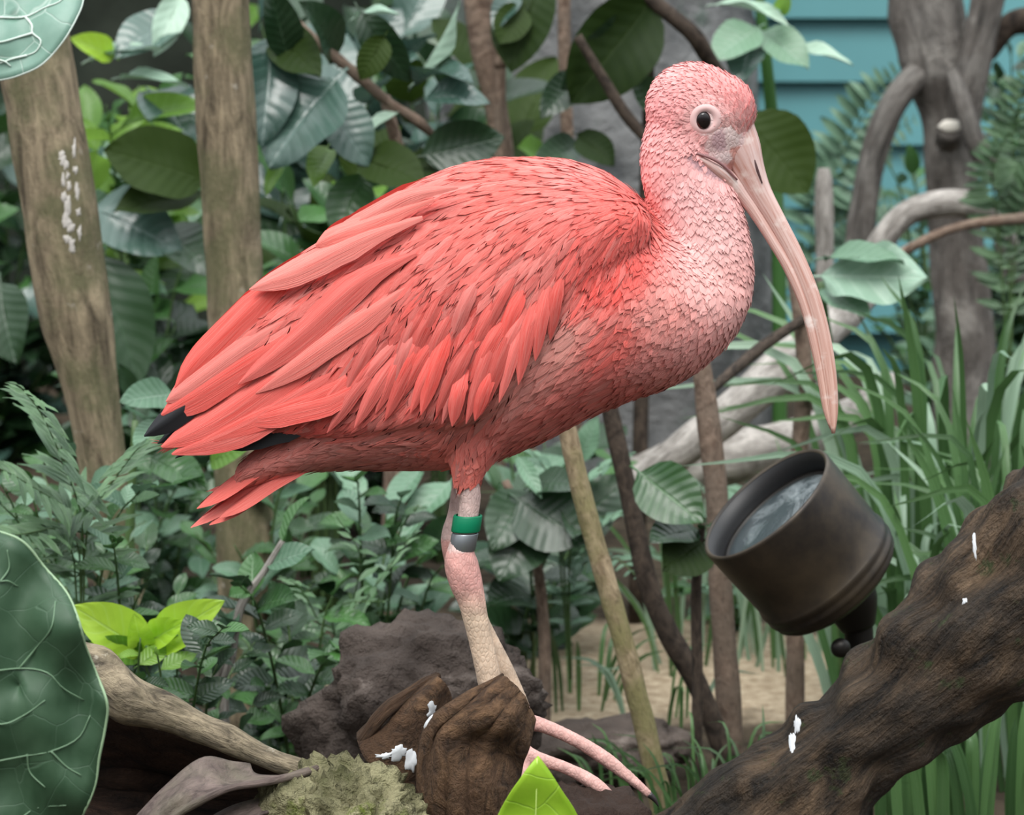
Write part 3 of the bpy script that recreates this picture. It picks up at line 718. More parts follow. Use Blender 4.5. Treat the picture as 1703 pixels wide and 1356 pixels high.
    def billpart(name, pts, flat, parent):
        V = []; F = []; U = []; P = catmull(pts, 36); Ln = 0
        for i, (x, y, r, w) in enumerate(P):
            tg = P[min(i+1, 35)][:2]-P[max(i-1, 0)][:2]; tg /= np.linalg.norm(tg)+1e-9; nx = (-tg[1], tg[0]); Ln += (np.linalg.norm(P[i][:2]-P[i-1][:2])*S0 if i else 0)
            for j in range(17):
                a = 2*math.pi*(j % 16)/16; rr = abs(math.cos(a))**.8*math.copysign(1, math.cos(a))
                V.append(B(x+nx[0]*r*rr, y+nx[1]*r*rr, w*math.sin(a))); U.append((j/16, Ln))
        for i in range(35):
            for j in range(16): F.append((i*17+j, i*17+j+1, (i+1)*17+j+1, (i+1)*17+j))
        e = len(V); V.append(B(P[-1][0], P[-1][1], 0)); U.append((0, Ln))
        F += [(35*17+j, 35*17+j+1, e) for j in range(16)]
        return mesh_obj(name, V, F, bm_, parent, U)
    ub = billpart('upper_bill', [(1218, 222, 40, 30), (1232, 250, 35, 28), (1245, 280, 27, 23), (1263, 318, 20, 17), (1290, 365, 16, 13), (1322, 425, 14.5, 11), (1349, 490, 14, 10), (1367, 555, 13.5, 9), (1378, 620, 13, 8), (1384, 680, 10, 6), (1386, 721, 3, 3)], 1, root)
    lb = billpart('lower_bill', [(1150, 255, 5, 50), (1172, 268, 11, 49), (1195, 285, 16, 41), (1215, 304, 16, 27), (1234, 326, 12, 17), (1254, 352, 10, 12), (1282, 396, 9, 10), (1313, 449, 9, 9), (1338, 510, 8, 8), (1354, 570, 8, 7), (1366, 630, 7, 6), (1374, 680, 6, 5), (1382, 714, 2, 2)], 1, root)
    gp = plain_mat('gape_skin', (.30, .15, .15), .6)
    for s_ in (-1, 1): tube('gape', [(*B(a, b, s_*c), r*S0) for a, b, c, r in ((1146, 250, 47, 1.5), (1165, 256, 49, 2.4), (1185, 264, 46, 2.6), (1205, 278, 36, 2.4), (1224, 298, 25, 1.6))], gp, lb, n=16, seg=8)
    nm = plain_mat('nostril_skin', (.10, .05, .05), .6)
    for s in (-1, 1):
        px_ = [(1252, 262, 20.5), (1258, 282, 19.5), (1266, 304, 17)]
        tube('nostril', [(*B(a, b, s*(c+1.2)), r*S0) for (a, b, c), r in zip(px_, (1.2, 2.2, 1))], nm, ub, n=10, seg=8)
    # eyes with their pale lids
    em_, t_, b_, o_ = new_mat('ibis_eye'); b_.inputs['Base Color'].default_value = (.012, .008, .008, 1); b_.inputs['Roughness'].default_value = .08
    lid = plain_mat('eyelid_skin', (.84, .56, .54), .55, var=.1)
    for s in (-1, 1):
        ex, ey = 1170, 201; d = W(ex, ey, 0)-CAM; hit = tris.ray_cast(CAM, d.normalized())
        c0 = hit[0].copy(); n0 = hit[1]
        if s > 0: c0.y *= -1; n0 = Vector((n0.x, -n0.y, n0.z))
        u = Vector((1, 0, 0)); u = (u-n0*u.dot(n0)).normalized(); v = n0.cross(u)
        def dome(name, ru, rv, h, off, mat_, par, hole=0):
            V = []; F = []; nr_, ns = 8, 28
            for i in range(nr_+1):
                f = lerp(hole, 1, i/nr_)
                for j in range(ns):
                    a = 2*math.pi*j/ns
                    z = h*math.sqrt(max(0, 1-f*f)) if not hole else h*math.sin(math.pi*(f-hole)/(1-hole))
                    V.append(c0+u*ru*f*math.cos(a)*S0+v*rv*f*math.sin(a)*S0+n0*(off+z)*S0)
            for i in range(nr_):
                for j in range(ns): F.append((i*ns+j, i*ns+(j+1) % ns, (i+1)*ns+(j+1) % ns, (i+1)*ns+j))
            if not hole: F.append(tuple(range(ns)))
            return mesh_obj(name, V, F, mat_, par)
        e = dome('eye', 12.5, 15.5, 8, -2, em_, root)
        c0 = c0+(u*3.5+v*2.5)*S0
        dome('eyelid', 26, 25, 2.2, -1.2, lid, e, hole=.50)
    # bands on the near leg
    def band(name, y0, y1, r, mat_, lab):
        cx = lambda y: interp([(a, b) for a, b in [(815, 782), (850, 779), (880, 774), (905, 769)]], y, 1)
        ys = [y0, y0, y0+2, y1-2, y1, y1]; rs = [r-4, r-1, r, r, r-1, r-4]; V = []; F = []
        for y, rr in zip(ys, rs):
            for j in range(28):
                a = 2*math.pi*j/28; V.append(B(cx(y)+rr*math.cos(a), y, -70+rr*math.sin(a)))
        for i in range(5):
            for j in range(28): F.append((i*28+j, i*28+(j+1) % 28, (i+1)*28+(j+1) % 28, (i+1)*28+j))
        o = mesh_obj(name, V, F, mat_, root); o['label'] = lab
    band('leg_band', 846, 873, 24, plain_mat('green_plastic', (.0, .22, .10), .4, var=.06), 'green plastic leg band')
    band('leg_band', 875, 905, 22, plain_mat('grey_metal', (.30, .32, .34), .38, .8, var=.3), 'grey metal leg band')
    # claws
    for t, y in toes[:2]+toes[4:5]:
        a, b, r, dy = t[-1]; a0, b0, r0, dy0 = t[-2]; ux, uy = (a-a0), (b-b0); q = math.hypot(ux, uy); ux /= q; uy /= q
        tube('claw', [(*B(a-ux*4, b-uy*4, y+dy), r*.85*S0), (*B(a+ux*8, b+uy*8+1, y+dy), r*.6*S0), (*B(a+ux*17, b+uy*17+7, y+dy), r*.12*S0)], M['claw'], root, n=8, seg=8)
    return root
bm2, t2, b2, o2_ = new_mat('black_plumage'); b2.inputs['Base Color'].default_value = (.007, .007, .009, 1); b2.inputs['Roughness'].default_value = .5
plume_black = bm2
build_bird()

# ------------------------------------------------------------------ perch, rocks, logs
def blob(name, px, py, Y, rx, ry, rdep, mat, label, cat, seed=0, amp=.25, fine=.06, sub=4, to_ground=False, parent=None, group=None, freq=1.6, rot=0):
    """a lumpy stone: radii in photo pixels at its depth"""
    bm = bmesh.new(); bmesh.ops.create_icosphere(bm, subdivisions=sub, radius=1)
    s = S(Y); c = W(px, py, Y)
    for v in bm.verts:
        d = v.co.copy(); o = Vector((seed*3.7, seed, seed*1.9))
        k = 1+amp*noise.noise(d*freq+o)+amp*.35*noise.noise(d*freq*2.3+o)-fine*1.2*abs(noise.noise(d*5+o))+fine*noise.noise(d*9+o)+fine*.6*abs(noise.noise(d*17+o))
        q = d*k; x, z = q.x*rx*s, q.z*ry*s
        v.co = Vector((x*math.cos(rot)-z*math.sin(rot), q.y*rdep*s, x*math.sin(rot)+z*math.cos(rot)))
        if to_ground and v.co.z < -.2*ry*s: v.co.z = -.2*ry*s+(v.co.z+.2*ry*s)*((c.z-GZ)-.2*ry*s+.005)/(.85*ry*s)
    me = bpy.data.meshes.new(name); bm.to_mesh(me); bm.free(); me.materials.append(mat)
    me.polygons.foreach_set('use_smooth', [True]*len(me.polygons))
    o = link(name, me, parent); o.location = c
    if label: tag(o, label, cat, group)
    return o
def sheet(name, rows, mat, parent=None, thick=.006, n=24, m=14, rough=.004, seed=0, ridge=0.0, rfreq=40):
    """a warped slab through rows of (px,py,Y) control points, with thickness"""
    A = [catmull([tuple(W(*p)) for p in r], m) for r in rows]; V = []; F = []; UV = []
    for j in range(m):
        Cc = catmull([a[j] for a in A], n)
        for i in range(n):
            p = Vector(Cc[i]); h = rough*noise.noise(p*22+Vector((seed, 0, 0)))+ridge*noise.noise(Vector((i/n*rfreq*.25, j/m*2.2, seed)))
            V.append(p+Vector((0, -1, .3))*h); UV.append((i/n, j/m*.2))
    for j in range(m-1):
        for i in range(n-1): F.append((j*n+i, j*n+i+1, (j+1)*n+i+1, (j+1)*n+i))
    o = mesh_obj(name, V, F, mat, parent, UV); md = o.modifiers.new('thickness', 'SOLIDIFY'); md.thickness = thick; md.offset = 0
    return o

blob('boulder', 712, 1190, .32, 205, 165, 150, M['boulder'], 'dark brown boulder behind the leg of the red bird', 'rock', 3, .32, .10, 5, True)
blob('ground_stone', 1010, 1245, .75, 150, 50, 90, M['boulder'], 'low dark stone at the edge of the sand behind the toes', 'rock', 8, .3, .1, 4, True)
# the stump the ibis stands on
st = thing('driftwood_stump', Vector((W(840, 0, -.05).x, -.05, GZ)), 'brown weathered driftwood stump under the feet of the red bird', 'driftwood')
core = blob('core', 965, 1452, -.045, 150, 150, 165, M['darkwood'], None, None, 12, .22, .08, 5, True, st)
sheet('bark_flap', [[(835, 1128, -.09), (770, 1165, -.105), (715, 1210, -.10), (700, 1290, -.095), (690, 1385, -.09)],
                    [(850, 1140, -.105), (800, 1190, -.125), (752, 1225, -.12), (745, 1300, -.12), (745, 1390, -.115)],
                    [(868, 1165, -.10), (845, 1200, -.122), (815, 1245, -.115), (805, 1310, -.125), (805, 1390, -.12)],
                    [(882, 1195, -.085), (872, 1240, -.10), (862, 1275, -.095), (850, 1330, -.10), (835, 1395, -.10)]], M['shell'], st, .008, 30, 34, .005, 4, .007, 30)
sheet('bark_flap', [[(728, 1124, -.03), (660, 1160, -.04), (625, 1195, -.045), (598, 1225, -.05)],
                    [(735, 1135, -.05), (690, 1185, -.065), (650, 1225, -.07), (600, 1248, -.07)],
                    [(742, 1150, -.045), (715, 1215, -.06), (690, 1260, -.07), (640, 1300, -.07)],
                    [(745, 1180, -.03), (740, 1240, -.05), (725, 1290, -.05), (700, 1330, -.05)]], M['shell'], st, .007, 26, 26, .005, 9, .005, 20)
px_tube('broken_edge', [(600, 1235, -.065, 9), (640, 1185, -.06, 12), (690, 1148, -.045, 12), (730, 1124, -.03, 6)], M['shell'], st, n=20, seg=9, rough=.4, nscale=60)
def splat(target, others, x, y, rx, ry, mat, seed, name='dropping'):
    """a thin smear lying on whatever surface of the thing is seen at that place"""
    best = None; d = (W(x, y, 0)-CAM).normalized(); dg = bpy.context.evaluated_depsgraph_get()
    for o in others:
        em = o.evaluated_get(dg); me = em.to_mesh(); bv = BVHTree.FromPolygons([o.matrix_world @ v.co for v in me.vertices], [tuple(p.vertices) for p in me.polygons]); em.to_mesh_clear()
        h = bv.ray_cast(CAM, d)
        if h[0] is not None and (best is None or h[3] < best[0][3]): best = (h, bv)
    if best is None: return
    h, bv = best; c = h[0]; n0 = h[1].normalized(); n0 = n0 if n0.dot(d) < 0 else -n0; s = S(c.y); V = []; F = []; nr_, ns = 6, 26
    u = Vector((1, 0, 0)); u = (u-n0*u.dot(n0)).normalized(); v = n0.cross(u)
    if v.z < 0: v = -v
    for i in range(nr_+1):
        f = i/nr_
        for j in range(ns):
            a = 2*math.pi*j/ns; k = 1+.8*noise.noise(Vector((math.cos(a)*1.6, math.sin(a)*1.6, seed*3.1)))+.4*noise.noise(Vector((math.cos(a)*5, math.sin(a)*5, seed)))
            q = c+(u*math.cos(a)*rx+v*math.sin(a)*ry)*f*k*s
            loc, nn, _, di = bv.find_nearest(q); nn = nn if nn.dot(n0) > 0 else -nn
            V.append(loc+nn*(.0014*math.sqrt(max(0, 1-f*f))-.0004))
    for i in range(nr_):
        for j in range(ns): F.append((i*ns+j, i*ns+(j+1) % ns, (i+1)*ns+(j+1) % ns, (i+1)*ns+j))
    return mesh_obj(name, V, F, mat, target)
bpy.context.view_layer.update()
for i, (x, y, rx, ry) in enumerate([(718, 1183, 13, 17), (712, 1200, 15, 7), (662, 1250, 16, 14), (684, 1268, 10, 24), (640, 1258, 16, 6)]):
    splat(st, list(st.children)[:4], x, y, rx, ry, M['dropping'], 30+i)
# mossy lump
mk = thing('mossy_stone', Vector((W(560, 0, -.12).x, -.12, GZ)), 'mossy yellow green lumpy stone in front of the stump', 'rock')
blob('lump', 575, 1385, -.13, 135, 118, 110, M['mossrock'], None, None, 5, .30, .22, 5, True, mk, freq=2.6)
blob('lump', 480, 1350, -.145, 55, 62, 50, M['mossrock'], None, None, 6, .35, .16, 4, False, mk, rot=-.5)
blob('lump', 448, 1345, -.15, 22, 52, 30, M['mossrock'], None, None, 7, .3, .16, 4, False, mk, rot=-.5)
# hollow driftwood log with a pale edge
hl = thing('hollow_driftwood', Vector((W(330, 0, -.05).x, -.05, GZ)), 'hollow dark driftwood log with a pale upper edge', 'driftwood')
px_tube('pale_edge', [(60, 1085, -.06, 34), (150, 1120, -.065, 38), (215, 1165, -.07, 40), (300, 1195, -.072, 29), (400, 1238, -.075, 24), (470, 1270, -.08, 18), (535, 1285, -.085, 12)], M['drift'], hl, n=50, seg=14, rough=.35, nscale=40, lumps=.4)
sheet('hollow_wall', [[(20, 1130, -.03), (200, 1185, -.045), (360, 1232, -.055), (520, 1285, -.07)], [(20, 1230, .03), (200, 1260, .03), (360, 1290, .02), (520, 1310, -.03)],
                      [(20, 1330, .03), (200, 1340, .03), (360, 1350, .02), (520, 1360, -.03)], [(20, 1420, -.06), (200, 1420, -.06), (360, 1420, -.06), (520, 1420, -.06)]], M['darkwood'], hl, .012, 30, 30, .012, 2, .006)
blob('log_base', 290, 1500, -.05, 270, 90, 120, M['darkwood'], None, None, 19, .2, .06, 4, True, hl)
# curled dry leaf
dl = thing('dry_curled_leaf', W(360, 1350, -.13), 'curled dry brown dead leaf lying against the hollow log', 'dead leaf')
M['dryleaf'] = bark_mat('dry_leaf', (.07, .05, .045), (.20, .15, .13), (.16, .14, .10), 3, 30, .5, .6)
sheet('leaf_blade', [[(215, 1372, -.14), (275, 1310, -.14), (335, 1262, -.135), (385, 1268, -.12), (415, 1272, -.10)],
                     [(240, 1378, -.165), (295, 1325, -.165), (345, 1300, -.16), (390, 1305, -.15), (430, 1290, -.13)],
                     [(262, 1388, -.17), (310, 1350, -.175), (365, 1318, -.175), (430, 1306, -.165), (500, 1292, -.14)]], M['dryleaf'], dl, .002, 20, 26, .003, 3, .004, 16)
px_tube('leaf_rib', [(255, 1385, -.174, 5), (320, 1340, -.18, 7), (380, 1312, -.18, 7), (440, 1302, -.168, 7), (505, 1286, -.142, 8), (540, 1272, -.12, 4)], M['dryleaf'], dl, n=26, seg=8, rough=.3, nscale=60)
sheet('leaf_blade', [[(300, 1392, -.15), (380, 1345, -.15), (450, 1325, -.14), (505, 1305, -.12)], [(330, 1400, -.17), (400, 1370, -.17), (450, 1350, -.16), (500, 1330, -.14)]], M['dryleaf'], dl, .002, 8, 20, .004, 8, .004)

# big mossy log on the right
rl = px_tube('mossy_log', [(940, 1650, .10, 120), (1090, 1510, .11, 122), (1262, 1372, .12, 118), (1390, 1262, .12, 112), (1500, 1165, .12, 112), (1610, 1052, .12, 122), (1720, 945, .12, 140), (1900, 800, .13, 150), (2100, 660, .15, 150)], M['log'], None, n=120, seg=56, rough=.26, nscale=34, lumps=.34, seed=5)
tag(rl, 'thick dark mossy fallen log slanting below the spotlight', 'log')
bpy.context.view_layer.update()
for i, (x, y, rx, ry) in enumerate([(1325, 1205, 7, 16), (1318, 1235, 6, 26), (1362, 1155, 6, 8), (1620, 905, 4, 24), (1605, 1000, 5, 6)]):
    splat(rl, [rl], x, y, rx, ry, M['dropping'], 50+i)
# grey driftwood behind
gd = px_tube('grey_branch', [(1000, 850, 1.35, 22), (1100, 775, 1.3, 26), (1200, 700, 1.3, 30), (1330, 585, 1.35, 32), (1450, 480, 1.5, 26)], M['greydrift'], None, n=40, seg=14, rough=.15, nscale=20, lumps=.2)
tag(gd, 'pale grey driftwood branch slanting up behind the chest of the bird', 'branch')
gd = px_tube('grey_branch', [(1060, 800, 1.55, 40), (1160, 770, 1.5, 44), (1280, 745, 1.5, 40), (1420, 690, 1.55, 34), (1480, 640, 1.6, 28)], M['greydrift'], None, n=40, seg=14, rough=.15, nscale=20, lumps=.2, seed=4)
tag(gd, 'thick pale grey driftwood lying low behind the spotlight', 'branch')

# ------------------------------------------------------------------ spotlight
def build_lamp():
    Y = .42; s = S(Y); c = W(1274, 838, Y); ax = Vector((-.64, -.20, .75)).normalized()
    u = ax.cross(Vector((0, 1, 0))).normalized(); v = ax.cross(u)
    base = Vector((W(1400, 1100, Y).x, Y+.02, GZ))
    root = thing('spotlight', base, 'black bronze landscape spotlight tilted up behind the mossy log', 'lamp')
    Rr = 131*s
    def rev(name, prof, mat, n=64):
        V = []; F = []
        for h, r in prof:
            for j in range(n):
                a = 2*math.pi*j/n; V.append(c+ax*h*s+u*r*s*math.cos(a)+v*r*s*math.sin(a))
        for i in range(len(prof)-1):
            for j in range(n): F.append((i*n+j, i*n+(j+1) % n, (i+1)*n+(j+1) % n, (i+1)*n+j))
        F.append(tuple((len(prof)-1)*n+j for j in range(n)))
        return mesh_obj(name, V, F, mat, root)
    hm, t, b, o = new_mat('bronze_housing'); g = G(t); ob = g.n('TexCoord').outputs['Object']
    nz = g.noise(ob, 18, 5, .6); col = g.mix(g.ramp(nz, .35, .7), (.035, .030, .027), (.115, .088, .058))
    g.l(col, b.inputs['Base Color']); b.inputs['Metallic'].default_value = .6; b.inputs['Roughness'].default_value = .40
    rev('inner_sleeve', [(-60, 117), (-30, 120), (-1, 123.5), (-1, 127), (-40, 124), (-60, 119)], plain_mat('sleeve_black', (.010, .010, .011), .5))
    sh = rev('housing', [(0, 124), (3, 128), (0, 131), (-4, 132), (-60, 131), (-110, 130), (-146, 129), (-150, 132), (-156, 133), (-162, 130), (-168, 130), (-172, 132), (-178, 130), (-184, 126), (-188, 127), (-196, 120), (-206, 104), (-214, 76), (-218, 40), (-220, 4)], hm)
    gm, t, b, o = new_mat('lamp_glass'); b.inputs['Base Color'].default_value = (.16, .20, .21, 1); b.inputs['Roughness'].default_value = .12; b.inputs['Specular IOR Level'].default_value = .9
    g = G(t); nz = g.noise(g.n('TexCoord').outputs['Object'], 24, 6, .7, 1.0); g.l(g.mix(g.ramp(nz, .5, .75), (.05, .065, .07), (.30, .34, .35)), b.inputs['Base Color']); g.bump(nz, .2, .003, b)  # pale mottling puts highlights into the glass colour
    rev('lens', [(-46, 117), (-40, 110), (-34, 90), (-30, 55), (-28, 4)], gm)
    rev('lens_ring', [(-48, 119), (-38, 119), (-38, 111), (-46, 110)], M['black'])
    k = c-ax*212*s
    tube('knuckle', [(*(k+ax*10*s), 56*s), (*(k-ax*16*s), 52*s), (*(k-ax*30*s+Vector((0, 0, -.004))), 44*s), (*(k-ax*46*s+Vector((0, 0, -.014))), 30*s)], M['black'], root, n=14, seg=20)
    e = k-ax*40*s
    tube('stake', [(*e, 26*s), (*(e+Vector((.004, 0, -.05))), 24*s), (e.x+.006, e.y, GZ+.05, 22*s), (e.x+.006, e.y, GZ-.01, 22*s)], M['black'], root, n=14, seg=14)
    sw = W(1448, 1075, Y+.01)
    blob('swivel_bolt', 1398, 1078, Y-.02, 17, 17, 14, M['black'], None, None, 2, .02, 0, 3, parent=root)
build_lamp()

# ------------------------------------------------------------------ trunks, posts and stems
def rooted(name, pts, mat, label, cat, top=None, **kw):
    """a stem through photo points that runs on down into the ground"""
    x, y, Y, r = pts[0]; x1, y1, Y1, r1 = pts[1]
    P = [(*W(a, b, Yq), rr*S(Yq)) for a, b, Yq, rr in pts]
    a = Vector(P[0][:3]); b = Vector(P[1][:3]); sl = (a-b); k = (a.z-GZ+.01)/max(.25*abs(sl.length), -sl.z)
    f = a+Vector((sl.x, sl.y*.5, 0))*k*.7; P.insert(0, (f.x, f.y, GZ-.01, P[0][3]*1.05))
    o = tube(name, P, mat, None, **kw); tag(o, label, cat); return o
p1 = rooted('wooden_post', [(165, 735, .85, 42), (122, 500, .85, 62), (92, 300, .85, 64), (62, 120, .86, 62), (20, -120, .86, 60)], M['post'], 'mottled brown tree post with a pale streak beside the fern', 'post', n=60, seg=24, rough=.05, nscale=25, lumps=.06)
bpy.context.view_layer.update()
M['lichen'] = plain_mat('pale_lichen', (.50, .47, .43), .8, var=.3, scale=90)
rl_ = random.Random(8)
for q in range(20):
    y = lerp(248, 415, q/19); x = 106+(y-250)*.07+rl_.uniform(-5, 5) if q % 4 else 124+(y-250)*.06
    splat(p1, [p1], x, y, rl_.uniform(3, 7), rl_.uniform(6, 15), M['lichen'], q, 'lichen')
rooted('wooden_post', [(398, 640, 1.0, 48), (390, 480, 1.0, 49), (382, 300, 1.0, 51), (372, 120, 1.0, 49), (362, -120, 1.0, 47)], M['post'], 'straight brown tree post rising behind the wing of the bird', 'post', n=60, seg=24, rough=.04, nscale=25, lumps=.06, seed=2)
rooted('tree_stem', [(850, 380, 1.6, 17), (838, 260, 1.6, 17), (822, 160, 1.6, 20), (806, 60, 1.6, 26), (790, -90, 1.6, 26)], M['stem'], 'brown stem forking above the back of the bird', 'stem', n=40, seg=12, rough=.1, lumps=.1)
rooted('tree_stem', [(832, 180, 1.56, 10), (832, 110, 1.56, 11), (828, 40, 1.56, 12), (822, -90, 1.56, 12)], M['stem'], 'thin brown stem twinned against the forking stem', 'stem', n=30, seg=10, rough=.1, seed=3)
rooted('tree_stem', [(950, 400, 1.7, 11), (945, 260, 1.7, 11), (940, 130, 1.7, 11), (937, -90, 1.7, 12)], M['stem'], 'thin straight brown stem in front of the rock pillar', 'stem', n=30, seg=10, rough=.1, seed=4)
rooted('leaning_pole', [(1108, 1380, .55, 20), (1070, 1200, .55, 19), (1020, 1010, .55, 18), (975, 850, .55, 17), (940, 700, .55, 16), (900, 540, .56, 14)], M['pole'], 'tan leaning pole with greenish bark below the breast', 'pole', n=50, seg=12, rough=.12, nscale=40)
rooted('tree_stem', [(1165, 1150, .8, 18), (1110, 1050, .8, 18), (1075, 960, .8, 17), (1045, 820, .8, 16), (1012, 670, .8, 14), (990, 560, .8, 12)], M['darkstem'], 'dark curved stem next to the leaning tan pole', 'stem', n=40, seg=12, rough=.12)
rooted('tree_stem', [(1212, 1180, .85, 22), (1200, 1000, .85, 20), (1192, 830, .85, 19), (1178, 700, .85, 19), (1165, 600, .85, 17), (1140, 480, .85, 14)], M['stem'], 'brown upright stem left of the spotlight rim', 'stem', n=40, seg=12, rough=.1, seed=6)
rooted('tree_stem', [(1322, 1180, 1.0, 17), (1325, 900, 1.0, 15), (1330, 750, 1.0, 14), (1338, 620, 1.0, 14), (1325, 480, 1.0, 13), (1300, 400, 1.0, 9)], M['stem'], 'thin brown stem behind the tip of the bill', 'stem', n=40, seg=10, rough=.12, seed=7)
def twig(name, pts, mat, label, **kw):
    o = px_tube(name, pts, M[mat], None, **kw); return tag(o, label, 'branch')
twig('dark_branch', [(1170, 660, .86, 7), (1210, 625, .9, 9), (1270, 575, .95, 10), (1345, 525, 1.0, 8)], 'darkstem', 'thin dark branch joining two brown stems under the neck', n=20, seg=8, rough=.1)
twig('dark_branch', [(1010, -60, 1.5, 13), (1090, 5, 1.5, 13), (1150, 55, 1.5, 14), (1180, 100, 1.52, 13), (1220, 150, 1.55, 8)], 'darkstem', 'dark branch slanting down to the crown of the head', n=24, seg=10, rough=.15)
twig('dark_branch', [(960, 60, 1.45, 8), (1000, 125, 1.45, 9), (1040, 190, 1.45, 11), (1078, 235, 1.45, 10), (1110, 290, 1.45, 8)], 'darkstem', 'dark twig running behind the nape of the bird', n=24, seg=10, rough=.15)
twig('leafy_branch', [(430, -50, 1.25, 9), (480, 25, 1.25, 10), (525, 70, 1.25, 9), (570, 105, 1.25, 10), (640, 165, 1.25, 9), (705, 210, 1.25, 8), (760, 270, 1.3, 6)], 'stem', 'knobbly brown branch slanting between the big glossy leaves', n=40, seg=10, rough=.35, nscale=45)
twig('bare_twig', [(1450, 460, 1.9, 7), (1510, 415, 1.9, 8), (1600, 376, 1.9, 8), (1720, 362, 1.9, 10)], 'stem', 'bare brown twig crossing in front of the arched branch', n=24, seg=8, rough=.2)

tr = thing('forked_tree', Vector((W(1590, 0, 2.3).x, 2.3, GZ)), 'grey forked tree with a sawn stub in front of the teal siding', 'tree')
px_tube('trunk', [(1610, 780, 2.3, 66), (1605, 560, 2.3, 52), (1590, 400, 2.3, 46), (1585, 300, 2.3, 46), (1575, 180, 2.3, 46), (1560, 110, 2.3, 58), (1545, 40, 2.3, 58), (1530, -90, 2.3, 52)], M['tree'], tr, n=60, seg=20, rough=.12, nscale=18, lumps=.12)
px_tube('branch', [(1600, 210, 2.26, 30), (1612, 140, 2.25, 28), (1630, 60, 2.25, 28), (1660, -80, 2.25, 26)], M['tree'], tr, n=24, seg=14, rough=.12, nscale=18, lumps=.12)
px_tube('branch', [(1585, 120, 2.24, 10), (1605, 180, 2.2, 16), (1625, 240, 2.2, 18), (1670, 310, 2.2, 18), (1705, 355, 2.2, 18), (1740, 420, 2.2, 16)], M['tree'], tr, n=24, seg=12, rough=.12)
px_tube('branch', [(1540, 110, 2.28, 20), (1490, 165, 2.25, 22), (1455, 250, 2.25, 22), (1438, 330, 2.25, 23), (1430, 400, 2.25, 24), (1425, 520, 2.25, 24)], M['tree'], tr, n=30, seg=14, rough=.12, nscale=18, lumps=.1)
px_tube('branch', [(1640, 90, 2.3, 16), (1680, 40, 2.3, 20), (1740, 30, 2.3, 24), (1820, 0, 2.3, 24)], M['darkstem'], tr, n=20, seg=12, rough=.15)
px_tube('stub', [(1578, 235, 2.29, 26), (1580, 224, 2.25, 24), (1581, 214, 2.235, 21)], M['tree'], tr, n=8, seg=14)
sc = blob('cut_face', 1581, 210, 2.232, 20, 11, 5, plain_mat('sawn_wood', (.72, .68, .60), .7), None, None, 3, .1, .05, 3, parent=tr)
ar_ = px_tube('arched_branch', [(1440, 470, 2.05, 22), (1465, 405, 2.05, 22), (1510, 355, 2.05, 22), (1570, 338, 2.05, 24), (1630, 345, 2.05, 24), (1665, 375, 2.05, 22), (1690, 470, 2.05, 20)], M['greydrift'], None, n=40, seg=14, rough=.12, lumps=.1)
tag(ar_, 'pale grey arched branch at the foot of the forked tree', 'branch')
gs = rooted('grey_stub', [(1372, 440, 1.9, 16), (1370, 340, 1.9, 15), (1370, 300, 1.9, 13), (1370, 280, 1.9, 9)], M['greydrift'], 'short pale grey snag by the teal siding', 'branch', n=24, seg=12, rough=.15)

# ------------------------------------------------------------------ foreground leaves
def vein_leaf_mat(name, c1, c2, vein, scale, vw=.035, rough=.4, transl=.12, vs=.8):
    m, t, b, o = new_mat(name); g = G(t); uv = g.n('TexCoord').outputs['UV']
    wp = g.n('TexNoise'); wp.inputs['Scale'].default_value = 5; g.l(uv, wp.inputs['Vector'])
    mx = g.n('Mix', data_type='VECTOR'); mx.inputs[0].default_value = .06; g.l(uv, mx.inputs[4]); g.l(wp.outputs['Color'], mx.inputs[5])
    vo = g.n('TexVoronoi', feature='DISTANCE_TO_EDGE'); vo.inputs['Scale'].default_value = scale; g.l(mx.outputs[1], vo.inputs['Vector'])
    ed = g.m('SUBTRACT', 1, g.ramp(vo.outputs['Distance'], .0, vw))
    col = g.mix(g.ramp(g.noise(uv, 4, 5, .6), .3, .7), c1, c2); col = g.mix(g.m('MULTIPLY', ed, vs), col, vein)
    g.l(col, b.inputs['Base Color']); b.inputs['Roughness'].default_value = rough
    g.bump(ed, .25, -.002, b)
    tr = g.n('BsdfTranslucent'); g.l(col, tr.inputs[0]); ms = g.n('MixShader'); ms.inputs[0].default_value = transl
    g.l(b.outputs[0], ms.inputs[1]); g.l(tr.outputs[0], ms.inputs[2]); g.l(ms.outputs[0], o.inputs[0]); return m
def veins(par, lines, depth, mat, r, Y):
    for ln in lines:
        P = [(*W(x, y, depth(x, y)-.0012), r*S(Y)*(1-.5*i/max(1, len(ln)-1))) for i, (x, y) in enumerate(ln)]
        tube('vein', P, mat, par, n=18, seg=5)
Yf = -.35
root = thing('foreground_plant', Vector((W(-60, 0, Yf).x, Yf, GZ)), 'big dark green veined leaf beside the driftwood log', 'leaf')
ol = [(-150, 900), (-60, 872), (0, 885), (40, 903), (75, 945), (110, 985), (130, 1030), (142, 1075), (160, 1120), (178, 1170), (175, 1210), (165, 1260), (158, 1305), (140, 1350), (110, 1400), (20, 1440), (-100, 1430), (-190, 1340), (-240, 1180), (-220, 1000)]
o, dp, O = outline_leaf('leaf_blade', ol, Yf, vein_leaf_mat('foreground_leaf', (.028, .075, .034), (.055, .115, .060), (.13, .22, .14), 5, .02, .55, vs=.3), root, .02, .016)
vm = plain_mat('leaf_vein', (.30, .44, .26), .5)
pl = [(x, y) for x, y in O]; tube('leaf_margin', [(*W(x, y, dp(x, y)), 2.4*S(Yf)) for x, y in pl+pl[:1]], vm, o, n=160, seg=5)
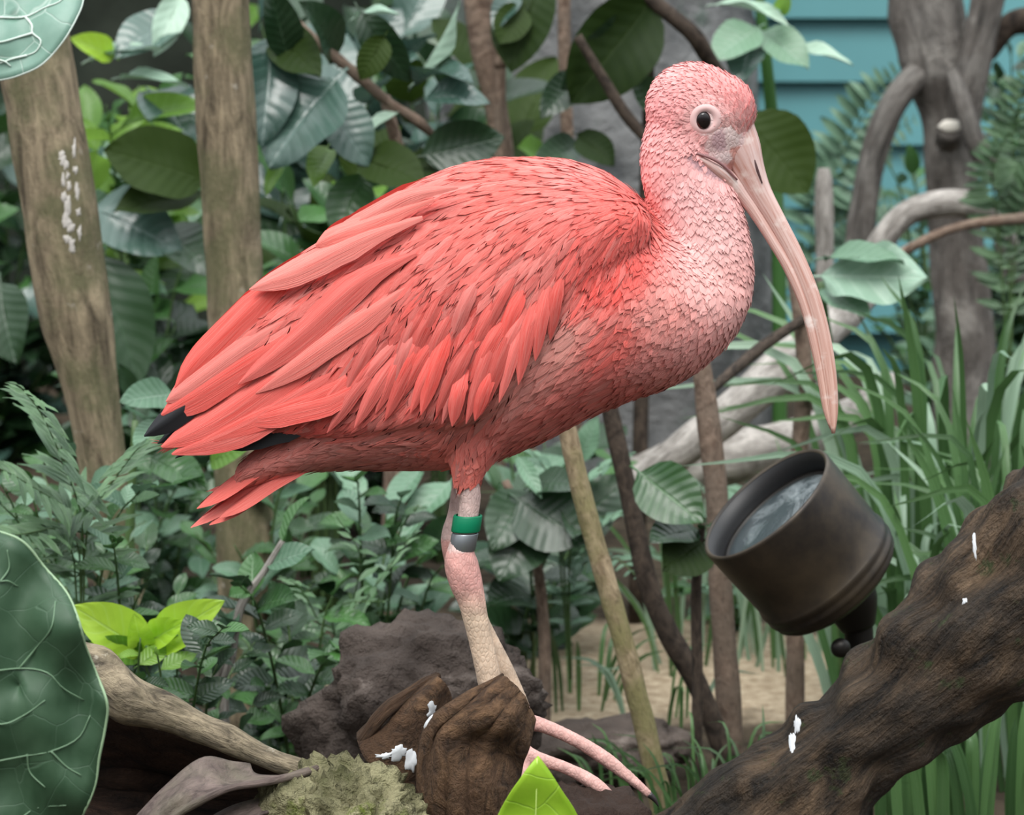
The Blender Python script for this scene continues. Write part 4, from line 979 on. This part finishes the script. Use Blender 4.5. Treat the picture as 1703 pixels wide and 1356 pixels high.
veins(o, [[(-100, 1130), (-20, 1118), (40, 1112), (80, 1120), (105, 1145), (140, 1165)], [(32, 1112), (60, 1078), (85, 1045), (92, 1000)], [(-100, 1290), (-20, 1270), (40, 1258), (85, 1250), (130, 1228), (150, 1190)], [(85, 1250), (110, 1275), (135, 1290)], [(-80, 1010), (0, 968), (30, 975)], [(-60, 1400), (20, 1370), (60, 1345), (110, 1340)], [(-60, 1190), (0, 1205), (40, 1190), (75, 1165)], [(0, 968), (15, 945), (12, 915)], [(45, 1255), (50, 1285), (75, 1310)]], dp, plain_mat('leaf_vein_faint', (.16, .27, .16), .5), 1.9, Yf)
px_tube('stem', [(-150, 1180, Yf+.03, 9), (-190, 1300, Yf+.04, 9), (-200, 1500, Yf+.03, 10)], M['greenstem'], root, n=14, seg=8)
tube('stem', [(*W(-200, 1490, Yf+.03), 10*S(Yf)), (root.location.x-.03, Yf, -.36, 10*S(Yf)), (root.location.x, Yf, GZ-.01, 11*S(Yf))], M['greenstem'], root, n=12, seg=8)

Yt = -.30
root = thing('foreground_plant', Vector((W(-260, 0, Yt).x, Yt, GZ)), 'pale green leaf with a white vein network hanging above the posts', 'leaf')
ol = [(-150, -60), (0, -130), (100, -110), (140, -40), (138, 0), (128, 28), (105, 68), (72, 105), (40, 122), (0, 133), (-80, 140), (-180, 100)]
o, dp, O = outline_leaf('leaf_blade', ol, Yt, vein_leaf_mat('pale_foreground_leaf', (.18, .34, .26), (.30, .48, .39), (.62, .74, .66), 5.5, .03, .4, .25, vs=.55), root, .015, .008, tilt=(0, -.5))
vm2 = plain_mat('pale_vein', (.68, .78, .70), .5)
tube('leaf_margin', [(*W(x, y, dp(x, y)), 2*S(Yt)) for x, y in [tuple(q) for q in O]+[tuple(O[0])]], vm2, o, n=120, seg=5)
veins(o, [[(-120, 20), (-40, 30), (0, 29), (42, 28), (75, 12), (100, 2), (118, -20)], [(42, 28), (53, 42), (54, 55), (68, 68), (60, 85), (45, 92)], [(54, 55), (30, 62), (0, 70), (-40, 72)], [(45, 92), (20, 98), (0, 105)], [(-60, 95), (0, 100), (18, 110)]], dp, vm2, 2.2, Yt)
px_tube('stem', [(-120, 10, Yt, 7), (-220, 30, Yt+.02, 8), (-300, 200, Yt+.02, 9), (-320, 700, Yt+.02, 10), (-300, 1300, Yt, 11)], M['greenstem'], root, n=24, seg=8)
tube('stem', [(*W(-300, 1290, Yt), 11*S(Yt)), (root.location.x-.01, Yt, -.35, 12*S(Yt)), (root.location.x, Yt, GZ-.01, 12*S(Yt))], M['greenstem'], root, n=10, seg=8)

Yl = -.28
root = thing('lime_leaf_seedling', Vector((W(890, 0, Yl).x, Yl, GZ)), 'bright lime green pointed leaf tip rising before the stump', 'leaf')
ol = [(895, 1258), (915, 1285), (938, 1320), (962, 1360), (975, 1420), (940, 1500), (890, 1530), (840, 1490), (815, 1420), (825, 1365), (845, 1325), (862, 1300), (880, 1275)]
o, dp, O = outline_leaf('leaf_blade', ol, Yl, vein_leaf_mat('lime_leaf', (.34, .60, .03), (.52, .78, .07), (.62, .85, .22), 4, .02, .45, .35, vs=.3), root, .01, .01, tilt=(.25, .2))
veins(o, [[(893, 1262), (892, 1320), (890, 1400), (890, 1500)]], dp, plain_mat('lime_vein', (.62, .84, .2), .5), 1.6, Yl)
px_tube('stem', [(890, 1500, Yl, 6), (892, 1560, Yl, 7)], M['greenstem'], root, n=8, seg=8)
tube('stem', [(*W(892, 1550, Yl), 7*S(Yl)), (root.location.x, Yl, GZ-.01, 8*S(Yl))], M['greenstem'], root, n=8, seg=8)

# lime sprig behind the big leaf
lp = shrub('lime_seedling', 'small seedling with bright lime leaves above the hollow log', 250, (230, 1060, 260, 1080), .35, 2, ['small_bright'], 60, 4, frac=.9)
for a in [(240, 1085, 128, 1010, 1.15), (255, 1075, 362, 1002, .9), (245, 1070, 300, 1035, .9), (235, 1075, 225, 1030, .9), (238, 1090, 140, 1075, .8)]:
    px_leaf(lp, 'lime' if a[4] != .8 else 'ovate_bright', *a[:4], .34, .30, a[4], (0.1, -1, .4))

# ------------------------------------------------------------------ shrubs behind, from back to front
SH = [  # name, label, base x, box, depth, stems, leaf kinds, leaf px, seed, extra
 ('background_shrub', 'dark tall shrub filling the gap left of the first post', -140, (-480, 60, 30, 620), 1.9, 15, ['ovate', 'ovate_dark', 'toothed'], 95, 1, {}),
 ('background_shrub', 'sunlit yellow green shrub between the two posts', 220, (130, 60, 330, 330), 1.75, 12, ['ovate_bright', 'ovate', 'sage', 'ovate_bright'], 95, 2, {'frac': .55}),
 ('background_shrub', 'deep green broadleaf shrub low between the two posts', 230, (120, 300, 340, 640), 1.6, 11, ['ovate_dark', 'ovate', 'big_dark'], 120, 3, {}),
 ('background_shrub', 'glossy blue green shrub right of the second post', 520, (420, -20, 700, 260), 1.85, 10, ['big_blue', 'ovate_dark', 'big_blue', 'ovate'], 150, 4, {'frac': .45}),
 ('background_shrub', 'leafy green shrub above the folded wing', 540, (430, 240, 680, 480), 1.6, 12, ['ovate', 'ovate_bright', 'ovate', 'big_olive'], 100, 5, {'frac': .35}),
 ('background_shrub', 'dark large leaved shrub above the back of the bird', 740, (620, 0, 880, 260), 2.0, 8, ['big_dark', 'big_olive', 'big_blue'], 150, 6, {'frac': .5}),
 ('background_shrub', 'shaded green shrub growing against the dark backing wall', 0, (-520, -60, 300, 600), 2.9, 24, ['ovate', 'ovate_dark', 'big_blue'], 110, 7, {'frac': .1}),
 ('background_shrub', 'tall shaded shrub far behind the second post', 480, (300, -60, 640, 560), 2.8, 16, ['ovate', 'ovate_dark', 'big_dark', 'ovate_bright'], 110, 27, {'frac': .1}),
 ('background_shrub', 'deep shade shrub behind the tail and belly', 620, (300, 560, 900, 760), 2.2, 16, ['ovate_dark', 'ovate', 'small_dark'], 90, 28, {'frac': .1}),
 ('background_shrub', 'grey green feathery shrub under the forked tree', 1560, (1400, 260, 1720, 520), 2.6, 14, ['small_sage', 'small', 'small_sage'], 50, 8, {'frac': .3, 'spacing': .5}),
 ('background_shrub', 'tall fine leaved shrub behind the forked tree', 1690, (1625, -40, 1850, 360), 2.75, 18, ['small', 'small_sage', 'small_dark'], 60, 9, {'frac': .2, 'spacing': .45}),
 ('background_shrub', 'dark leafy shrub below the belly of the bird', 900, (800, 680, 1060, 960), 1.35, 10, ['ovate_dark', 'small', 'sage'], 90, 10, {'frac': .2}),
 ('understory_plant', 'mixed green plant under the tail of the bird', 420, (300, 770, 560, 1010), 1.0, 12, ['ovate', 'small', 'sage', 'toothed'], 78, 11, {'frac': .15}),
 ('understory_plant', 'bushy green plant left of the banded leg', 640, (540, 780, 750, 1000), .95, 12, ['ovate', 'sage', 'ovate_dark', 'small'], 80, 12, {'frac': .15}),
 ('understory_plant', 'low dark green plant between the boulder and the hollow log', 470, (340, 960, 600, 1140), .7, 10, ['ovate', 'ovate_dark', 'toothed'], 82, 13, {'frac': .1}),
 ('understory_plant', 'pale green leafy plant in front of the first post', 110, (-60, 730, 260, 920), .66, 11, ['small_sage', 'small', 'ovate'], 66, 14, {'frac': .15}),
 ('understory_plant', 'low leafy plant next to the lime seedling', 200, (0, 880, 340, 1060), .6, 13, ['small', 'sage', 'ovate_dark', 'ovate'], 66, 15, {'frac': .1}),
 ('understory_plant', 'dark ground plant behind the hollow log', 300, (150, 1040, 480, 1160), .45, 9, ['ovate_dark', 'small_dark', 'ovate'], 60, 16, {'frac': .1}),
 ('understory_plant', 'shaded green plant under the wing tip', 250, (180, 640, 420, 800), 1.35, 10, ['ovate', 'ovate_dark', 'sage'], 85, 17, {'frac': .1}),
 ('understory_plant', 'small pale leafed plant behind the spotlight', 1230, (1080, 760, 1300, 1000), 1.5, 9, ['small_sage', 'sage', 'small'], 60, 18, {'frac': .1}),
 ('understory_plant', 'dark green plant right of the banded leg', 880, (800, 780, 990, 960), 1.15, 7, ['big_dark', 'ovate_dark'], 130, 19, {'frac': .3}),
]
SR = {}
for nm, lb, bx, box, Y, n, keys, lpx, sd, ex in SH:
    SR[sd] = shrub(nm, lb, bx, box, Y, n, keys, lpx, sd, **ex)

# key leaves seen one by one
for i, (k, x0, y0, x1, y1, w, nr) in enumerate([('lime', 190, 95, 122, 62, 1.1, (0, -1, .4)), ('pale', 150, 100, 262, 66, .35, (0, -.5, 1)), ('pale', 300, -10, 262, 82, .8, (.3, -1, .3)), ('ovate_bright', 200, 215, 318, 150, .6, (0, -.8, .6)), ('ovate_bright', 215, 240, 300, 215, .8, (0, -.9, .5)), ('pale', 200, 130, 310, 128, .4, (0, -.4, 1)), ('big_blue', 300, 40, 190, 60, 1.2, (0, -.7, .8)), ('big_blue', 250, 150, 320, 200, 1.2, (0, -.6, .9))]):
    px_leaf(SR[2], k, x0, y0, x1, y1, 1.5+.012*(i % 4), 1.46, w, nr, i)
for i, (k, x0, y0, x1, y1, w, nr) in enumerate([('big_olive', 345, 300, 175, 245, 1.15, (0, -1, .5)), ('big_olive', 340, 320, 190, 340, .8, (0, -.8, .7)), ('big_blue', 150, 345, 295, 395, 1.05, (0, -.9, .6)), ('ovate_dark', 270, 380, 345, 430, 1.1, (0, -.8, .7)), ('ovate_dark', 160, 420, 235, 640, .9, (.3, -1, .1)), ('big_dark', 0, 470, 18, 600, 1.2, (-.3, -1, .2))]):
    px_leaf(SR[3], k, x0, y0, x1, y1, 1.4+.012*(i % 4), 1.36, w, nr, i)
kp = thing('large_leaf_shrub', ground(640, 1.3), 'large leaved shrub with glossy blue green leaves around the brown branch', 'plant')
tube('stem', [(*ground(640, 1.3), .012), (*W(660, 700, 1.3), .011), (*W(690, 400, 1.3), .009), (*W(640, 160, 1.28), .006)], M['stem'], kp, n=20, seg=8)
for i, (k, x0, y0, x1, y1, w, nr) in enumerate([
    ('big_blue', 560, 130, 440, 270, 1.5, (.1, -.55, 1)), ('big_blue', 530, 160, 620, 265, 1.1, (-.3, -.5, 1)), ('pale', 660, 188, 572, 240, .7, (-.5, -.6, .8)), ('big_blue', 690, 140, 775, 70, .7, (.5, -.7, .6)),
    ('pale', 695, 130, 775, 5, .45, (.9, -.5, .5)), ('big_dark', 700, 260, 840, 225, 1.05, (.1, -1, .2)), ('big_olive', 600, 265, 700, 290, 1.1, (0, -.8, .6)), ('big_olive', 660, 290, 810, 255, .7, (0, -.7, .8)),
    ('ovate', 600, 290, 560, 400, 1.2, (0, -1, .3)), ('big_dark', 560, 100, 520, 5, .8, (.6, -.8, .2)), ('big_olive', 640, 60, 600, 130, 1.0, (.2, -1, .2)), ('big_dark', 600, 20, 680, 140, .8, (-.3, -1, .3)),
    ('big_blue', 450, 60, 440, 240, .8, (.3, -1, .1)), ('ovate_bright', 545, 245, 520, 300, .9, (0, -.8, .6)), ('pale', 590, 30, 660, 5, .6, (0, -.3, 1)), ('big_blue', 700, 170, 800, 130, .9, (0, -.6, .8)),
    ('big_dark', 480, 100, 450, -20, .9, (.4, -1, 0)), ('ovate_bright', 470, 270, 440, 320, .8, (0, -.6, .8)), ('big_olive', 460, 60, 520, 110, .9, (0, -1, .3))]):
    px_leaf(kp, k, x0, y0, x1, y1, 1.22+.012*(i % 5), 1.18+.02*(i % 3), w, nr, i)
kp = thing('dark_leaf_shrub', ground(1060, 1.55), 'dark olive leaves hanging in front of the grey rock pillar', 'plant')
tube('stem', [(*ground(1060, 1.55), .010), (*W(1068, 600, 1.55), .009), (*W(1075, 250, 1.55), .007), (*W(1085, 10, 1.53), .005)], M['darkstem'], kp, n=20, seg=8)
for i, (k, x0, y0, x1, y1, w, nr) in enumerate([('big_olive', 1088, -5, 950, 172, 1.0, (.2, -1, .1)), ('big_dark', 1085, 20, 940, 150, .8, (.3, -1, .0)), ('big_olive', 900, -30, 840, 105, 1.1, (-.4, -1, .1)), ('big_dark', 960, 130, 910, 178, .9, (0, -1, .2)),
    ('big_olive', 1235, 190, 1345, 320, 1.25, (.1, -1, .2)), ('big_olive', 960, 225, 1020, 268, 1.0, (.1, -1, .3)), ('ovate_bright', 905, 265, 875, 238, 1.3, (0, -1, .5)), ('big_dark', 960, 240, 900, 265, .9, (0, -1, .3)), ('big_olive', 870, 10, 830, 70, 1.2, (0, -1, .1)), ('big_blue', 860, -10, 820, 40, .9, (0, -.6, .8)), ('big_dark', 1110, 190, 1060, 130, .9, (0, -1, .2))]):
    px_leaf(kp, k, x0, y0, x1, y1, 1.5+.012*(i % 4), 1.47, w, nr, i)
kp = thing('pale_leaf_shrub', ground(1262, 1.75), 'grey green leaves hanging before the corner of the teal siding', 'plant')
tube('stem', [(*ground(1300, 1.75), .010), (*W(1296, 500, 1.75), .009), (*W(1288, 250, 1.75), .008), (*W(1270, 60, 1.73), .007), (*W(1255, -60, 1.73), .006)], L['green'], kp, n=20, seg=8)
for i, (k, x0, y0, x1, y1, w, nr) in enumerate([('sage', 1262, 45, 1185, 95, 1.4, (.1, -.7, .8)), ('sage', 1265, 50, 1345, 105, 1.2, (0, -.75, .7)), ('pale', 1310, 85, 1418, 85, .55, (0, -.4, 1)), ('pale', 1190, 8, 1310, 6, .35, (0, -.5, .9)), ('ovate_bright', 1298, 20, 1312, -10, .9, (0, -1, .3)), ('big_blue', 1250, 60, 1230, 125, 1.2, (-.2, -.8, .6))]):
    px_leaf(kp, k, x0, y0, x1, y1, 1.66+.012*(i % 4), 1.62, w, nr, i)
kp = thing('curled_leaf_plant', ground(1400, 1.2), 'plant with a big pale crinkled leaf beside the bill', 'plant')
tube('stem', [(*ground(1400, 1.2), .008), (*W(1395, 900, 1.2), .007), (*W(1385, 650, 1.2), .006), (*W(1365, 470, 1.18), .004)], M['greenstem'], kp, n=20, seg=8)
for i, (k, x0, y0, x1, y1, w, nr) in enumerate([('crinkled', 1365, 460, 1542, 458, 1.15, (0, -.9, .6)), ('sage', 1370, 430, 1500, 420, .8, (0, -.5, 1)), ('sage', 1370, 480, 1440, 510, .8, (0, -.9, .5))]):
    px_leaf(kp, k, x0, y0, x1, y1, 1.16+.01*i, 1.1, w, nr, i)
kp = thing('round_leaf_plant', ground(1170, .7), 'low plant with rounded dark leaves at the spotlight rim', 'plant')
tube('stem', [(*ground(1160, .7), .006), (*W(1160, 1150, .7), .005), (*W(1158, 980, .7), .005), (*W(1168, 870, .7), .003)], M['darkstem'], kp, n=20, seg=8)
for i, (k, x0, y0, x1, y1, w, nr) in enumerate([('ovate', 1062, 785, 1168, 868, 1.35, (.1, -1, .3)), ('big_dark', 1160, 880, 1085, 890, 1.2, (0, -.7, .8)), ('big_olive', 1172, 900, 1110, 940, 1.5, (0, -1, .4)), ('ovate_dark', 1170, 880, 1190, 860, .8, (0, -.7, .7))]):
    px_leaf(kp, k, x0, y0, x1, y1, .70, .66, w, nr, i)
kp = thing('round_leaf_plant', ground(900, .95), 'plant with broad dark leaves behind the banded leg', 'plant')
tube('stem', [(*ground(905, .95), .007), (*W(905, 1050, .95), .006), (*W(885, 900, .95), .005), (*W(840, 800, .95), .004)], M['stem'], kp, n=20, seg=8)
for i, (k, x0, y0, x1, y1, w, nr) in enumerate([('big_dark', 860, 830, 975, 900, 1.5, (.1, -1, .35)), ('big_dark', 900, 850, 830, 960, 1.3, (-.1, -1, .3)), ('ovate_dark', 880, 820, 820, 900, 1.2, (-.2, -1, .2)), ('ovate_dark', 880, 810, 950, 790, 1.2, (0, -.7, .8)), ('sage', 750, 800, 660, 900, .8, (-.2, -.6, 1)), ('sage', 700, 780, 640, 850, .8, (-.2, -.6, 1)), ('sage', 860, 760, 900, 820, .6, (-.2, -.6, 1))]):
    px_leaf(kp, k, x0, y0, x1, y1, .92+.01*(i % 3), .88, w, nr, i)
kp = thing('pale_edged_plant', ground(200, .7), 'light green rounded leaf peeping from behind the wing tip', 'plant')
tube('stem', [(*ground(215, .7), .006), (*W(215, 950, .7), .005), (*W(225, 700, .7), .003)], M['greenstem'], kp, n=16, seg=8)
for i, (k, x0, y0, x1, y1, w, nr) in enumerate([('sage', 290, 655, 202, 665, 1.1, (0, -.9, .5)), ('sage', 260, 700, 225, 745, .9, (0, -.7, .6)), ('ovate', 250, 760, 340, 800, 1.0, (0, -.8, .7)), ('ovate_bright', 350, 770, 400, 735, .9, (0, -1, .4)), ('ovate', 240, 800, 335, 790, .9, (0, -.7, .9))]):
    px_leaf(kp, k, x0, y0, x1, y1, .68, .64, w, nr, i)
# two woody saplings in the undergrowth
for px, pts, lb in [(380, [(372, 1170), (385, 1090), (400, 1010), (440, 950), (470, 900)], 'sapling with grey woody stem behind the lime seedling'), (360, [(352, 1175), (358, 1130), (365, 1110), (372, 1080)], 'thin short sapling twinned with the grey woody one')]:
    sp_ = thing('sapling', ground(px, .52), lb, 'plant')
    P = [(*ground(px, .52), 9*S(.52))]+[(*W(a, b, .52), r*S(.52)) for (a, b), r in zip(pts, (9, 8, 8, 6, 5))]
    tube('stem', P, M['greydrift'], sp_, n=24, seg=8, rough=.1)
    clothe(sp_, catmull([p[:3] for p in P], 24), ['ovate', 'ovate_dark', 'sage'], random.Random(px), 85*S(.52), .02, .62 if px == 380 else .85)

# ferns and pinnate leaves
rnd = random.Random(77)
LM['fern_long'] = [leaf_mesh('leaflet', L['fern'], w=.19, nl=6, nw=2, petiole=.04, peak=.22, droop=.2+.15*i, seed=i) for i in range(4)]
fn = thing('fern', ground(130, .45), 'green fern arching in front of the first post', 'fern')
for pts, w in [([(140, 900, .45), (108, 780, .4), (70, 690, .35), (30, 640, .3)], 112), ([(140, 900, .45), (190, 800, .4), (230, 745, .35), (262, 722, .32)], 75), ([(130, 900, .45), (60, 815, .4), (-20, 770, .35)], 95), ([(120, 910, .45), (40, 890, .38), (-50, 890, .33)], 80)]:
    frond(fn, [(130, 1250, .45)]+pts, 'fern_long', w, .4, 17, rnd, nrm=(.1, -.6, .9))
fn = thing('fern', ground(1350, 2.8), 'pale feathery fern before the teal siding', 'fern')
for pts, w in [([(1350, 380, 2.75), (1400, 260, 2.7), (1450, 170, 2.65), (1500, 115, 2.6)], 70), ([(1345, 380, 2.75), (1390, 300, 2.7), (1450, 240, 2.7), (1520, 200, 2.65)], 60), ([(1360, 420, 2.75), (1430, 350, 2.7), (1500, 330, 2.65)], 55)]:
    frond(fn, [(1345, 700, 2.8)]+pts, 'leaflet_sage', w, 2.7, 18, rnd, nrm=(.15, -1, .35))
fn = thing('fern', ground(1690, 2.0), 'dark fern fronds right of the forked tree', 'fern')
for pts, w in [([(1680, 330, 2.0), (1690, 200, 1.95), (1720, 110, 1.9)], 65), ([(1660, 380, 2.0), (1650, 280, 1.95), (1680, 220, 1.9)], 60), ([(1690, 400, 2.0), (1730, 300, 1.95), (1790, 240, 1.9)], 60)]:
    frond(fn, [(1680, 650, 2.0)]+pts, 'leaflet', w, 1.95, 18, rnd, nrm=(-.1, -1, .35))
fn = thing('pinnate_shrub', ground(960, 1.0), 'pinnate leaved plant around the top of the leaning pole', 'plant')
for pts, w in [([(930, 860, 1.0), (985, 790, .95), (1050, 755, .9)], 55), ([(930, 860, 1.0), (900, 770, .95), (860, 735, .9)], 50), ([(950, 900, 1.0), (1010, 860, .95), (1060, 850, .9)], 50), ([(950, 960, 1.0), (1020, 930, .95), (1060, 960, .9)], 45)]:
    frond(fn, [(950, 1130, 1.0)]+pts, 'leaflet_sage', w, .95, 10, rnd)
fn = thing('pinnate_shrub', ground(600, .8), 'pinnate leaved plant over the boulder', 'plant')
for pts, w in [([(560, 1080, .75), (560, 1010, .7), (640, 1000, .65)], 45), ([(540, 1060, .75), (500, 980, .7), (470, 960, .65)], 45), ([(580, 1040, .75), (600, 930, .7), (560, 860, .65)], 50), ([(590, 1040, .75), (650, 940, .7), (700, 870, .65)], 50)]:
    frond(fn, [(585, 1200, .8)]+pts, 'leaflet', w, .7, 10, rnd)

# ------------------------------------------------------------------ strap leaves and grass
T = [('strap_leaf_clump', 'tall green strap leaf clump behind the mossy log', 1600, 1.0, 95, 800, 19, ['blade', 'blade', 'paleblade'], 1, .45, .10),
     ('strap_leaf_clump', 'strap leaf clump between the spotlight and the twig', 1520, .8, 54, 560, 18, ['blade', 'blade', 'paleblade'], 2, .45, .07),
     ('strap_leaf_clump', 'strap leaf clump growing past the end of the mossy log', 1730, .75, 58, 760, 21, ['blade', 'paleblade', 'blade'], 3, .5, .09),
     ('strap_leaf_clump', 'shaded strap leaf clump under the mossy log', 1640, .48, 54, 380, 20, ['blade'], 4, .4, .10),
     ('grass_tuft', 'pale arching grass tuft below the breast', 1150, 1.3, 16, 380, 10, ['paleblade', 'blade'], 5, .9, .08),
     ('grass_tuft', 'pale grass tuft around the tip of the bill', 1350, 1.3, 28, 360, 11, ['paleblade', 'blade'], 6, .8, .08),
     ('grass_tuft', 'thin dark grass tuft below the spotlight', 1260, .5, 46, 260, 6, ['blade'], 7, .6, .09),
     ('grass_tuft', 'thin dark grass tuft along the foot of the log', 1160, .62, 40, 200, 6, ['blade'], 8, .7, .09),
     ('grass_tuft', 'green arching grass blades over the sand', 960, 1.1, 10, 170, 9, ['blade'], 9, .9, .05),
     ('grass_tuft', 'short grass tuft behind the leaning pole', 1110, 1.0, 9, 150, 7, ['blade', 'paleblade'], 10, .8, .06)]
for nm, lb, px, Y, n, h, w, ms, sd, ln, sp_ in T:
    tuft(nm, lb, px, Y, n, h, w, ms, sd+40, ln, sp_)
